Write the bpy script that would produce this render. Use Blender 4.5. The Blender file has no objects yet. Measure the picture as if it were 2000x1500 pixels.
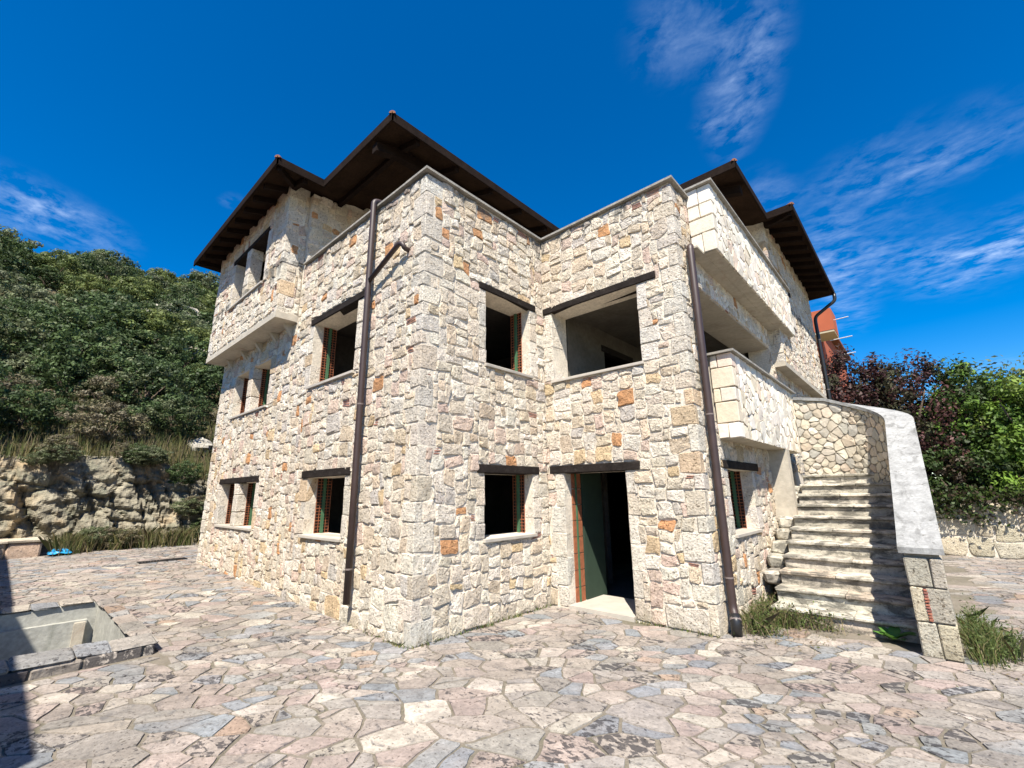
import bpy, math, random
import numpy as np
from mathutils import Vector, Matrix, noise as mnoise
random.seed(7)
R = math.radians
sc = bpy.context.scene

# ------------------------------------------------------------------ camera
CAM = Vector((4.506, -3.256, 1.65))
YAW, PITCH, ROLL, FPX = R(42.134), R(13.725), R(-0.744), 872.93
fwd = Vector((-math.sin(YAW)*math.cos(PITCH), math.cos(YAW)*math.cos(PITCH), math.sin(PITCH)))
rgt = Vector((math.cos(YAW), math.sin(YAW), 0)); upv = rgt.cross(fwd)
cr = rgt*math.cos(ROLL)+upv*math.sin(ROLL); cu = -rgt*math.sin(ROLL)+upv*math.cos(ROLL)
cam = bpy.data.cameras.new('camera'); cam.sensor_width = 36; cam.lens = FPX/2000*36
cam.clip_start = .05; cam.clip_end = 2000
camo = bpy.data.objects.new('camera', cam); sc.collection.objects.link(camo)
M = Matrix.Identity(4)
for i in range(3):
    M[i][0] = cr[i]; M[i][1] = cu[i]; M[i][2] = -fwd[i]; M[i][3] = CAM[i]
camo.matrix_world = M; sc.camera = camo
def pix(P):
    d = Vector(P)-CAM; z = d.dot(fwd)
    if z < .1: return None
    return 1000+FPX*d.dot(cr)/z, 750-FPX*d.dot(cu)/z

# ------------------------------------------------------------------ light
SUN = Vector((.42, -.56, 1)).normalized()
EXPOSURE = 1.1
sl = bpy.data.lights.new('sun', 'SUN'); sl.energy = 5.0; sl.angle = R(.53); sl.color = (1, .93, .82)
so = bpy.data.objects.new('sun', sl); so.rotation_euler = (-SUN).to_track_quat('-Z', 'Y').to_euler(); so.location = (8, -10, 20)
sc.collection.objects.link(so)
sc.view_settings.view_transform = 'Standard'; sc.view_settings.look = 'None'
sc.view_settings.exposure = EXPOSURE; sc.view_settings.gamma = 1
w = bpy.data.worlds.new('World'); sc.world = w; w.use_nodes = True
def build_world():
    nt = w.node_tree; N = nt.nodes; L = nt.links; N.clear()
    out = N.new('ShaderNodeOutputWorld'); bg = N.new('ShaderNodeBackground'); bg.inputs[1].default_value = .058
    sky = N.new('ShaderNodeTexSky'); sky.sky_type = 'NISHITA'; sky.sun_disc = False
    sky.sun_elevation = math.asin(SUN.z); sky.sun_rotation = math.atan2(SUN.x, SUN.y)
    sky.altitude = 400; sky.air_density = 1.0; sky.dust_density = .25; sky.ozone_density = 4.0
    hs = N.new('ShaderNodeHueSaturation'); hs.inputs['Hue'].default_value = .505; hs.inputs['Saturation'].default_value = 1.5; hs.inputs['Value'].default_value = 1.48
    L.new(sky.outputs[0], hs.inputs['Color'])
    tc = N.new('ShaderNodeTexCoord'); sx = N.new('ShaderNodeSeparateXYZ'); L.new(tc.outputs['Generated'], sx.inputs[0])
    def math_(op, a, b=None, clamp=False):
        n = N.new('ShaderNodeMath'); n.operation = op; n.use_clamp = clamp
        for i, v in enumerate((a, b)):
            if v is None: continue
            if isinstance(v, (int, float)): n.inputs[i].default_value = v
            else: L.new(v, n.inputs[i])
        return n.outputs[0]
    # cirrus on a plane high above: direction / height
    zz = math_('MAXIMUM', sx.outputs[2], .06)
    px = math_('DIVIDE', sx.outputs[0], zz); py = math_('DIVIDE', sx.outputs[1], zz)
    cb = N.new('ShaderNodeCombineXYZ'); L.new(px, cb.inputs[0]); L.new(py, cb.inputs[1])
    def band(x, y, rx, ry, ang, amp):
        """one patch of cirrus on that plane"""
        mp = N.new('ShaderNodeMapping'); mp.vector_type = 'TEXTURE'
        mp.inputs['Location'].default_value = (x, y, 0); mp.inputs['Rotation'].default_value = (0, 0, R(ang)); mp.inputs['Scale'].default_value = (rx, ry, 1)
        L.new(cb.outputs[0], mp.inputs[0])
        ln = N.new('ShaderNodeVectorMath'); ln.operation = 'LENGTH'; L.new(mp.outputs[0], ln.inputs[0])
        m = N.new('ShaderNodeMapRange'); m.interpolation_type = 'SMOOTHSTEP'
        m.inputs[1].default_value = 1.25; m.inputs[2].default_value = -.1; m.inputs[3].default_value = 0; m.inputs[4].default_value = amp
        L.new(ln.outputs['Value'], m.inputs[0]); return m.outputs[0]
    acc = None
    for b in CLOUDS:
        o = band(*b); acc = o if acc is None else math_('ADD', acc, o)
    def wisps(scale, ang, stretch, lo, hi):
        mp = N.new('ShaderNodeMapping'); mp.inputs['Rotation'].default_value = (0, 0, R(ang)); mp.inputs['Scale'].default_value = (scale, scale*stretch, 1)
        L.new(cb.outputs[0], mp.inputs[0])
        n = N.new('ShaderNodeTexNoise'); n.inputs['Scale'].default_value = 1; n.inputs['Detail'].default_value = 9; n.inputs['Roughness'].default_value = .62; n.inputs['Distortion'].default_value = .25
        L.new(mp.outputs[0], n.inputs['Vector'])
        m = N.new('ShaderNodeMapRange'); m.inputs[1].default_value = lo; m.inputs[2].default_value = hi; L.new(n.outputs[0], m.inputs[0]); return m.outputs[0]
    w1 = wisps(9, 60, 1.35, .40, .78); w2 = wisps(3.4, 40, 1.2, .38, .70)
    cl = math_('MULTIPLY', math_('MULTIPLY', w1, math_('ADD', w2, .25)), acc, True)
    mx = N.new('ShaderNodeMix'); mx.data_type = 'RGBA'; L.new(cl, mx.inputs['Factor']); L.new(hs.outputs[0], mx.inputs['A']); mx.inputs['B'].default_value = (6.0, 7.6, 10.5, 1)
    L.new(mx.outputs['Result'], bg.inputs[0]); L.new(bg.outputs[0], out.inputs[0])
def dirxy(a, b):
    d = fwd*FPX+cr*(a-1000)-cu*(b-750); return d.x/d.z, d.y/d.z
CLOUDS = []
for a0, b0, a1, b1, wd, amp in ((1475, -40, 1430, 285, .10, .9), (1300, -20, 1345, 150, .12, .42), (1590, 390, 2010, 240, .24, .62), (1860, 560, 2040, 400, .34, .85), (1660, 640, 1615, 450, .18, .6), (1560, 430, 1900, 560, .3, .32),
                                (1475, 340, 1525, 430, .10, .4), (-80, 320, 190, 490, .24, .95), (1780, 745, 2020, 695, .34, .55), (435, 382, 475, 402, .06, .4), (1365, 265, 1415, 225, .07, .4)):
    (x0, y0), (x1, y1) = dirxy(a0, b0), dirxy(a1, b1)
    CLOUDS.append(((x0+x1)/2, (y0+y1)/2, math.hypot(x1-x0, y1-y0)*.62, wd, math.degrees(math.atan2(y1-y0, x1-x0)), amp))
build_world()

# ------------------------------------------------------------------ helpers
COL = sc.collection
def link(o, parent=None):
    COL.objects.link(o)
    if parent is not None: o.parent = parent
    return o
def empty(name, parent=None, loc=(0, 0, 0)):
    o = bpy.data.objects.new(name, None); o.location = loc; o.empty_display_size = .2
    return link(o, parent)
def tag(o, label=None, cat=None, group=None, kind=None):
    if label: o['label'] = label
    if cat: o['category'] = cat
    if group: o['group'] = group
    if kind: o['kind'] = kind
    return o
class MB:
    def __init__(s): s.v = []; s.f = []; s.c = []; s.smooth = True
    def add(s, vs, fs, col=None):
        b = len(s.v); s.v += [tuple(x) for x in vs]; s.f += [tuple(i+b for i in q) for q in fs]
        if col is not None: s.c += [col]*len(vs) if not isinstance(col, list) else col
        return s
    def box(s, a, b, col=None):
        x0, y0, z0 = a; x1, y1, z1 = b
        if x0 > x1: x0, x1 = x1, x0
        if y0 > y1: y0, y1 = y1, y0
        if z0 > z1: z0, z1 = z1, z0
        return s.add([(x0, y0, z0), (x1, y0, z0), (x1, y1, z0), (x0, y1, z0), (x0, y0, z1), (x1, y0, z1), (x1, y1, z1), (x0, y1, z1)],
                     [(0, 3, 2, 1), (4, 5, 6, 7), (0, 1, 5, 4), (1, 2, 6, 5), (2, 3, 7, 6), (3, 0, 4, 7)], col)
    def tube(s, pts, rad, n=10, col=None, cap=True):
        P = [Vector(p) for p in pts]; rr = rad if isinstance(rad, (list, tuple)) else [rad]*len(P)
        vs = []; fs = []; prev = None
        for i, p in enumerate(P):
            t = (P[min(i+1, len(P)-1)]-P[max(i-1, 0)]).normalized()
            if prev is None:
                a = t.cross(Vector((0, 0, 1)));  a = a if a.length > .05 else t.cross(Vector((1, 0, 0)))
            else: a = prev-t*prev.dot(t)
            a.normalize(); prev = a; b = t.cross(a)
            for k in range(n):
                th = 2*math.pi*k/n; vs.append(p+(a*math.cos(th)+b*math.sin(th))*rr[i])
        for i in range(len(P)-1):
            for k in range(n):
                fs.append((i*n+k, i*n+(k+1) % n, (i+1)*n+(k+1) % n, (i+1)*n+k))
        if cap: fs.append(tuple(range(n-1, -1, -1))); fs.append(tuple((len(P)-1)*n+k for k in range(n)))
        return s.add(vs, fs, col)
    def build(s, name, mat, parent=None, smooth=False, offset=None):
        me = bpy.data.meshes.new(name); v = s.v
        if offset is not None: v = [(x-offset[0], y-offset[1], z-offset[2]) for x, y, z in v]
        me.from_pydata(v, [], s.f)
        if s.c:
            at = me.color_attributes.new('Col', 'FLOAT_COLOR', 'POINT')
            at.data.foreach_set('color', np.array(s.c, dtype=np.float32).ravel())
        if smooth: me.polygons.foreach_set('use_smooth', np.ones(len(me.polygons), dtype=bool))
        me.materials.append(mat); me.update()
        o = bpy.data.objects.new(name, me)
        return link(o, parent)
def chamfer_box(a, b, c=.012, jit=.006, col=None):
    """box with cut edges, each corner a little out of true"""
    a = [min(p, q) for p, q in zip(a, b)], [max(p, q) for p, q in zip(a, b)]
    lo, hi = a; vs = []
    idx = {}
    for ix in (0, 1):
        for iy in (0, 1):
            for iz in (0, 1):
                p = [(lo, hi)[ix][0], (lo, hi)[iy][1], (lo, hi)[iz][2]]
                j = [random.uniform(-jit, jit) for _ in range(3)]
                sg = [1-2*ix, 1-2*iy, 1-2*iz]
                for ax in range(3):      # vertex lying on the face of axis ax
                    q = [p[k]+j[k]+(0 if k == ax else sg[k]*c*random.uniform(.7, 1.5)) for k in range(3)]
                    idx[(ix, iy, iz, ax)] = len(vs); vs.append(q)
    fs = []
    for ax in range(3):
        o = [k for k in range(3) if k != ax]
        for sd in (0, 1):
            q = []
            for u, v_ in ((0, 0), (1, 0), (1, 1), (0, 1)):
                t = [0, 0, 0]; t[ax] = sd; t[o[0]] = u; t[o[1]] = v_; q.append(idx[(*t, ax)])
            flip = (sd == 0) != (ax == 1)
            fs.append(tuple(q[::-1] if flip else q))
    for e in range(3):                   # edges along axis e
        o = [k for k in range(3) if k != e]
        for u in (0, 1):
            for v_ in (0, 1):
                t0 = [0, 0, 0]; t0[o[0]] = u; t0[o[1]] = v_; t1 = list(t0); t1[e] = 1
                fs.append((idx[(*t0, o[0])], idx[(*t1, o[0])], idx[(*t1, o[1])], idx[(*t0, o[1])]))
    for ix in (0, 1):
        for iy in (0, 1):
            for iz in (0, 1): fs.append(tuple(idx[(ix, iy, iz, k)] for k in range(3)))
    return vs, fs
def nz(x, y, z=0.): return mnoise.noise(Vector((x, y, z)))

# ------------------------------------------------------------------ materials
def mat_base(name):
    m = bpy.data.materials.new(name); m.use_nodes = True; nt = m.node_tree
    b = nt.nodes['Principled BSDF']; b.inputs['Specular IOR Level'].default_value = .25
    return m, nt, b
def surf(name, col=None, attr=False, rough=.9, mott=((3, .25), (18, .25)), pits=None, bump=((30, .5, .02),), stain=None, alpha_stain=None, streak=None, spec=.25, tint=None, weather=False):
    """col/attr colour, mottled by noises (scale, amount), dark pits (scale, threshold, amount), bumps (scale, strength, distance), stain (scale, lo, hi, colour, amount)"""
    m, nt, b = mat_base(name); N = nt.nodes; L = nt.links
    b.inputs['Roughness'].default_value = rough; b.inputs['Specular IOR Level'].default_value = spec
    tc = N.new('ShaderNodeTexCoord'); vec = tc.outputs['Object']
    def noise_(scale, detail=6, rgh=.6, dist=0, v=vec):
        n = N.new('ShaderNodeTexNoise'); n.inputs['Scale'].default_value = scale; n.inputs['Detail'].default_value = detail; n.inputs['Roughness'].default_value = rgh; n.inputs['Distortion'].default_value = dist
        L.new(v, n.inputs['Vector']); return n.outputs[0]
    def mr(v, a, b_, c, d):
        n = N.new('ShaderNodeMapRange'); L.new(v, n.inputs[0])
        for i, q in enumerate((a, b_, c, d)): n.inputs[i+1].default_value = q
        return n.outputs[0]
    def mixc(f, A, B, mode='MIX'):
        n = N.new('ShaderNodeMix'); n.data_type = 'RGBA'; n.blend_type = mode
        if isinstance(f, (int, float)): n.inputs['Factor'].default_value = f
        else: L.new(f, n.inputs['Factor'])
        for k, q in (('A', A), ('B', B)):
            if isinstance(q, tuple): n.inputs[k].default_value = (*q[:3], 1)
            else: L.new(q, n.inputs[k])
        return n.outputs['Result']
    at = None
    if attr:
        at = N.new('ShaderNodeAttribute'); at.attribute_name = 'Col'; c = at.outputs['Color']
    else:
        rg = N.new('ShaderNodeRGB'); rg.outputs[0].default_value = (*col, 1); c = rg.outputs[0]
    for s_, a in mott:
        v = mr(noise_(s_), .3, .7, 1-a, 1+a)
        n = N.new('ShaderNodeVectorMath'); n.operation = 'SCALE'; L.new(c, n.inputs[0]); L.new(v, n.inputs['Scale']); c = n.outputs[0]
    if tint:
        s_, lo, hi, tcx, amt = tint
        c = mixc(mr(noise_(s_, 5, .6, .4), lo, hi, 0, amt), c, tcx)
    if stain:
        s_, lo, hi, scx, amt = stain
        f = mr(noise_(s_, 8, .65, .6), lo, hi, 0, amt)
        if streak:
            mp = N.new('ShaderNodeMapping'); mp.inputs['Scale'].default_value = streak; L.new(vec, mp.inputs[0])
            f = mr(noise_(s_, 8, .65, .6, mp.outputs[0]), lo, hi, 0, amt)
        c = mixc(f, c, scx)
    if alpha_stain:
        s_, lo, hi, scx, amt, strv = alpha_stain
        mp = N.new('ShaderNodeMapping'); mp.inputs['Scale'].default_value = strv; L.new(vec, mp.inputs[0])
        nn = noise_(s_, 7, .62, .5, mp.outputs[0])
        ad = N.new('ShaderNodeMath'); ad.operation = 'MULTIPLY_ADD'; L.new(at.outputs['Alpha'], ad.inputs[0]); ad.inputs[1].default_value = .3; L.new(nn, ad.inputs[2])
        c = mixc(mr(ad.outputs[0], lo, hi, 0, amt), c, scx)
    if weather:                                             # black growth in runs under the coping, splashed dirt at the foot
        sp_ = N.new('ShaderNodeSeparateXYZ'); L.new(vec, sp_.inputs[0])
        mp = N.new('ShaderNodeMapping'); mp.inputs['Scale'].default_value = (1, 1, .35); L.new(vec, mp.inputs[0])
        nn = noise_(5, 6, .65, .4, mp.outputs[0])
        for lo, hi, k, cc in ((5.45, 6.15, .85, (.13, .125, .11)), (.35, -.05, .6, (.27, .24, .17))):
            g = mr(sp_.outputs[2], lo, hi, 0, .34); ad = N.new('ShaderNodeMath'); ad.operation = 'ADD'; L.new(g, ad.inputs[0]); L.new(nn, ad.inputs[1])
            if lo > 5:                                      # not on the upper storey
                up_ = mr(sp_.outputs[2], 6.16, 6.2, 0, .4); sb_ = N.new('ShaderNodeMath'); sb_.operation = 'SUBTRACT'; L.new(ad.outputs[0], sb_.inputs[0]); L.new(up_, sb_.inputs[1]); ad = sb_
            c = mixc(mr(ad.outputs[0], .72, .86, 0, k), c, cc)
    if pits:
        s_, th, amt = pits
        f = mr(noise_(s_, 3, .5), th, th+.09, 0, amt)
        c = mixc(f, c, (.20, .17, .13), 'MULTIPLY')
    L.new(c, b.inputs['Base Color'])
    prev = None
    for s_, st, ds in bump:
        bp = N.new('ShaderNodeBump'); bp.inputs['Strength'].default_value = st; bp.inputs['Distance'].default_value = ds
        L.new(noise_(s_, 7, .65), bp.inputs['Height'])
        if prev is not None: L.new(prev, bp.inputs['Normal'])
        prev = bp.outputs[0]
    if prev is not None: L.new(prev, b.inputs['Normal'])
    return m
m_stone = surf('rubble limestone', attr=True, mott=((5, .14), (26, .16)), pits=(40, .585, .85), bump=((13, .9, .06), (42, .9, .03), (110, .7, .01)), tint=(9, .52, .75, (.55, .42, .27), .3), weather=True)
m_smooth = surf('sawn limestone', attr=True, mott=((3, .1), (20, .08)), pits=(30, .66, .4), bump=((20, .35, .02), (70, .3, .008)), tint=(5, .55, .75, (.5, .4, .27), .3))
m_mortar = surf('lime mortar', (.60, .54, .445), mott=((4, .15), (30, .2)), bump=((40, .8, .02),))
m_bed = surf('dark mortar', (.27, .24, .19), mott=((6, .2), (30, .2)), bump=((40, .6, .01),))  # dark mortar behind the facing stones
m_chip = surf('brick chip', attr=True, mott=((20, .25),), bump=((60, .5, .01),))
m_pave = surf('flagstone', attr=True, rough=.88, mott=((.5, .14), (2.2, .2), (9, .2), (32, .2)), bump=((9, .5, .03), (45, .6, .014)), alpha_stain=(13, .66, .71, (.035, .033, .036), .82, (1, 1.5, 1)), tint=(1.6, .48, .66, (.25, .215, .185), .45), stain=(6, .57, .67, (.085, .083, .085), .62), streak=(1, 1.6, 1), pits=(38, .60, .7))
m_joint = surf('paving joint', (.15, .132, .102), mott=((2, .2), (25, .25)), bump=((30, .7, .02),), stain=(5, .5, .7, (.075, .08, .04), .5), tint=(1.5, .45, .65, (.22, .19, .155), .7))
m_coping = surf('concrete coping', (.27, .255, .225), mott=((4, .2), (30, .2)), bump=((40, .5, .01),), stain=(6, .5, .75, (.09, .085, .075), .6))
m_cap = surf('worn marble cap', (.27, .272, .265), mott=((1.5, .15), (6, .15), (30, .18)), bump=((12, .3, .02), (40, .5, .01)), stain=(7, .50, .68, (.10, .10, .095), .75), streak=(1, .5, .5), pits=(22, .64, .7))
m_plaster = surf('raw plaster', (.42, .38, .31), mott=((2, .15), (14, .12)), bump=((12, .3, .02), (60, .4, .01)), stain=(3, .55, .78, (.22, .13, .09), .55))
m_porch = surf('shade-darkened porch plaster', (.12, .108, .088), mott=((2, .2), (14, .15)), bump=((12, .3, .02), (60, .4, .01)), stain=(3, .5, .75, (.09, .075, .055), .6))  # darker copy of the raw plaster, porch shade put into its colour
m_inner = surf('shade-darkened inner plaster', (.07, .062, .055), mott=((2, .2), (14, .2)), bump=((30, .4, .01),))  # plaster colour darkened so the rooms read black, shade included
m_wood = surf('dark stained wood', (.015, .010, .008), rough=.9, spec=.06, mott=((4, .3), (40, .3)), bump=((60, .3, .005),))
m_soffit = surf('stained boards', (.026, .0155, .0100), rough=.9, spec=.06, mott=((3, .3), (25, .3)), bump=((40, .3, .005),))
m_beam = surf('weathered beam', (.020, .016, .014), rough=.85, mott=((5, .3), (40, .35)), bump=((50, .5, .01),), stain=(9, .56, .74, (.10, .095, .085), .4), streak=(1, 1, 3), spec=.08)
m_pipe = surf('brown pipe', (.040, .024, .021), rough=.5, mott=((6, .2),), bump=(), spec=.5)
m_black = surf('black pipe', (.014, .014, .015), rough=.4, mott=(), bump=(), spec=.5)
m_clip = surf('pipe band', (.16, .13, .12), rough=.5, mott=(), bump=())
m_clay = surf('hollow clay brick', (.27, .095, .045), rough=.9, mott=((20, .25),), bump=((50, .4, .01),))
m_dark = surf('dark backing', (.02, .015, .012), mott=(), bump=())  # near-black sheet colour, shade of open hollows put into it
m_green = surf('green painted frame', (.055, .125, .065), rough=.6, mott=((8, .2),), bump=())
m_board = surf('green board', (.028, .048, .032), rough=.85, mott=((3, .15),), bump=())
m_sill = surf('marble sill', (.42, .385, .33), rough=.6, mott=((6, .12),), bump=((30, .2, .01),))
m_tile = surf('clay roof tile', (.17, .075, .045), mott=((5, .25),), bump=((30, .4, .01),))
m_step = surf('weathered step', attr=True, mott=((2, .15), (6, .2), (26, .2)), bump=((24, .5, .015), (70, .5, .008)), stain=(4.5, .46, .57, (.09, .085, .073), .78), streak=(1, 1, 2.2), pits=(45, .60, .6))
m_concrete = surf('pit concrete', (.33, .33, .30), mott=((2, .2), (16, .15)), bump=((20, .4, .015),), stain=(4, .52, .7, (.16, .17, .14), .5), streak=(1, 1, .3))
m_rock = surf('cut rock', (.255, .232, .175), mott=((.8, .3), (5, .25), (20, .2)), bump=((5, .6, .08), (16, .8, .05), (50, .6, .02)), stain=(1.6, .5, .62, (.17, .175, .13), .7), tint=(.9, .5, .66, (.42, .30, .17), .6))
m_soil = surf('hill soil', (.09, .072, .04), mott=((.6, .3), (5, .3)), bump=((4, .6, .1), (20, .6, .04)), stain=(.5, .45, .65, (.045, .055, .02), .8))
m_earth = surf('earth', (.20, .16, .10), mott=((.2, .3), (3, .3)), bump=((5, .6, .05),), stain=(.3, .45, .65, (.09, .10, .04), .7))
m_orange = surf('orange render', (.36, .095, .045), mott=((1, .1),), bump=())
m_beige = surf('beige render', (.42, .36, .24), mott=((1, .1),), bump=())
m_metal = surf('pale metal', (.55, .55, .55), rough=.4, mott=(), bump=())
m_blue = surf('blue plastic', (.02, .25, .50), rough=.35, mott=((20, .2),), bump=(), spec=.5)
m_white = surf('white render', (.62, .60, .56), mott=((1, .1),), bump=((20, .2, .01),))
m_glass = surf('window glass', (.03, .04, .05), rough=.08, mott=(), bump=(), spec=.6)
def leaf_mat(name, trans=.3):
    m, nt, b = mat_base(name); N = nt.nodes; L = nt.links
    at = N.new('ShaderNodeAttribute'); at.attribute_name = 'Col'
    b.inputs['Roughness'].default_value = .55; L.new(at.outputs['Color'], b.inputs['Base Color'])
    tr = N.new('ShaderNodeBsdfTranslucent'); L.new(at.outputs['Color'], tr.inputs[0])
    mx = N.new('ShaderNodeMixShader'); mx.inputs[0].default_value = trans
    L.new(b.outputs[0], mx.inputs[1]); L.new(tr.outputs[0], mx.inputs[2]); L.new(mx.outputs[0], N['Material Output'].inputs[0])
    return m
m_leaf = leaf_mat('leaf'); m_grass = leaf_mat('grass blade', .25)
m_bark = surf('bark', (.10, .075, .055), mott=((8, .3),), bump=((20, .7, .03),))

# ------------------------------------------------------------------ key sizes (metres, house corner at 0,0,0)
XL, YB, XC = -8.47, 2.547, 2.43          # left end, inner corner, right facade
ZT = 6.10                                # parapet top
BAYX, BAYY, BAYZ = -4.05, -.40, 4.985    # jettied bay on the left
RBX, RBY0, RBY1, RBZ = 2.65, 7.6, 13.0, 4.3
ZE = 7.65                                # eaves
def zg(x, y): return .02*max(0., -x)

# ------------------------------------------------------------------ ground
PX0, PX1, PY0, PY1, PZ = -5.10, -2.32, -4.7, -2.04, .165      # inside of the sunken basin, rim height
def sheet(xs, ys, zf, hole):
    b = MB(); nx = len(xs)
    for y in ys:
        for x in xs: b.v.append((x, y, zf(x, y)))
    for j in range(len(ys)-1):
        for i in range(nx-1):
            cx, cy = (xs[i]+xs[i+1])/2, (ys[j]+ys[j+1])/2
            if hole[0] < cx < hole[1] and hole[2] < cy < hole[3]: continue
            b.f.append((j*nx+i, j*nx+i+1, (j+1)*nx+i+1, (j+1)*nx+i))
    return b
HOLE = (PX0-.05, PX1+.05, PY0-.05, PY1+.05)
gx = sorted([-400, -120, -60, -30, -20, -14, -10, 0, 3, 6, 12, 20, 40, 90, 180, 400, HOLE[0], HOLE[1]])
gy = sorted([-400, -80, -30, -12, -6, 2, 6, 10, 14, 20, 40, 90, 180, 400, HOLE[2], HOLE[3]])
tag(sheet(gx, gy, lambda x, y: min(zg(x, y), .26)-.06, HOLE).build('ground', m_earth), kind='structure')
TX0, TX1, TY0, TY1 = -13.4, 11.5, -8.0, 13.4
tx = sorted([TX0, -12, -10, -8, -6, 0, 2, 4, 6, 8, TX1, HOLE[0], HOLE[1]]); ty = sorted([TY0, -6, 0, 2, 4, 6, 8, 10, TY1, HOLE[2], HOLE[3]])
paving = sheet(tx, ty, lambda x, y: zg(x, y)-.004, HOLE).build('paving', m_joint); tag(paving, kind='structure')

def clip(poly, nx_, ny_, d):
    out = []; n = len(poly)
    for i in range(n):
        a = poly[i]; b = poly[(i+1) % n]
        da = a[0]*nx_+a[1]*ny_-d; db = b[0]*nx_+b[1]*ny_-d
        if da <= 0: out.append(a)
        if (da < 0) != (db < 0) and da != db:
            t = da/(da-db); out.append((a[0]+(b[0]-a[0])*t, a[1]+(b[1]-a[1])*t))
    return out
def voronoi(seeds, reach, gap, bounds=None):
    """cells of the seeds by half-plane clipping, shrunk by gap/2"""
    cell = {}
    for i, (x, y) in enumerate(seeds): cell.setdefault((int(x//reach), int(y//reach)), []).append(i)
    res = []
    for i, (x, y) in enumerate(seeds):
        cx, cy = int(x//reach), int(y//reach); nb = []
        for a in (-1, 0, 1):
            for b in (-1, 0, 1):
                for j in cell.get((cx+a, cy+b), ()):
                    if j != i:
                        q = seeds[j]; nb.append(((q[0]-x)**2+(q[1]-y)**2, j))
        nb.sort(); r = reach*.75
        poly = [(x-r, y-r), (x+r, y-r), (x+r, y+r), (x-r, y+r)]
        for d2, j in nb[:16]:
            q = seeds[j]; d = math.sqrt(d2); ux, uy = (q[0]-x)/d, (q[1]-y)/d
            poly = clip(poly, ux, uy, (x+q[0])/2*ux+(y+q[1])/2*uy-gap/2)
            if len(poly) < 3: break
        if bounds and len(poly) >= 3:
            for ux, uy, dd in bounds:
                poly = clip(poly, ux, uy, dd)
                if len(poly) < 3: break
        res.append(poly if len(poly) >= 3 else None)
    return res
SPREAD = .78
def scatter(x0, x1, y0, y1, rmin, rmax, tries=14, rnd=random):
    pts = []; cell = {}; g = rmax
    n = int((x1-x0)*(y1-y0)/(rmin*rmin)*tries/4)
    for _ in range(n):
        x = rnd.uniform(x0, x1); y = rnd.uniform(y0, y1)
        r = rmin+(rmax-rmin)*min(1, max(0, .5+.9*nz(x*.9, y*.9, 3)+rnd.uniform(-.35, .35)))
        k = (int(x//g), int(y//g)); ok = True
        for a in (-1, 0, 1):
            for b in (-1, 0, 1):
                for (qx, qy, qr) in cell.get((k[0]+a, k[1]+b), ()):
                    if (qx-x)**2+(qy-y)**2 < max(.5*r, .5*(r+qr)*SPREAD)**2: ok = False; break
                if not ok: break
            if not ok: break
        if ok: cell.setdefault(k, []).append((x, y, r)); pts.append((x, y))
    return pts
def area(p): return abs(sum(p[i][0]*p[(i+1) % len(p)][1]-p[(i+1) % len(p)][0]*p[i][1] for i in range(len(p))))/2
def rough_outline(poly, seg, amp, sd, cut=.12):
    """cut the corners, divide long edges and let them wander"""
    n = len(poly); q = []
    for i in range(n):
        p0, p, p1 = poly[i-1], poly[i], poly[(i+1) % n]
        for o in (p0, p1):
            d = math.hypot(o[0]-p[0], o[1]-p[1])
            t = min(.34, cut*random.uniform(.5, 1.4)/max(d, .02)*.12) if cut else 0
            q.append((p[0]+(o[0]-p[0])*t, p[1]+(o[1]-p[1])*t))
    out = []
    for i in range(len(q)):
        a = q[i]; b = q[(i+1) % len(q)]; d = math.hypot(b[0]-a[0], b[1]-a[1])
        if d < .006: continue
        k = max(1, int(d/seg))
        for j in range(k):
            t = j/k; x = a[0]+(b[0]-a[0])*t; y = a[1]+(b[1]-a[1])*t
            out.append((x+amp*nz(x*9, y*9, sd), y+amp*nz(x*9, y*9, sd+7)))
    return out
def pick(pal):
    r = random.random()*sum(p[0] for p in pal)
    for wgt, c in pal:
        r -= wgt
        if r <= 0: break
    k = random.uniform(.86, 1.12)
    return tuple(min(.9, max(.01, c[i]*k*random.uniform(.985, 1.015))) for i in range(3))
def seen_area(vs):
    """how large a piece shows in the picture (0 outside the frame)"""
    P = [pix(v) for v in vs]
    if any(p is None for p in P): return 0
    xs = [p[0] for p in P]; ys = [p[1] for p in P]
    mx_, my_ = sum(xs)/len(xs), sum(ys)/len(ys)
    if not (0 < mx_ < 2000 and 0 < my_ < 1500): return 0
    return (max(xs)-min(xs))*(max(ys)-min(ys))
def split_pieces(pieces, name, mat, parent_of, rest_parent, rest_name, limit=300, smooth=True):
    """the pieces that show largest become objects of their own, the rest one mesh"""
    order = sorted(range(len(pieces)), key=lambda i: -pieces[i]['a']); top = set(i for i in order[:limit] if pieces[i]['a'] > 40)
    rest = MB()
    for i, p in enumerate(pieces):
        if i in top: MB().add(p['v'], p['f'], p['c']).build(name, mat, parent_of(p), smooth)
        else: rest.add(p['v'], p['f'], p['c'])
    if rest.v: tag(rest.build(rest_name, mat, rest_parent, smooth), kind='stuff')

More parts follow.
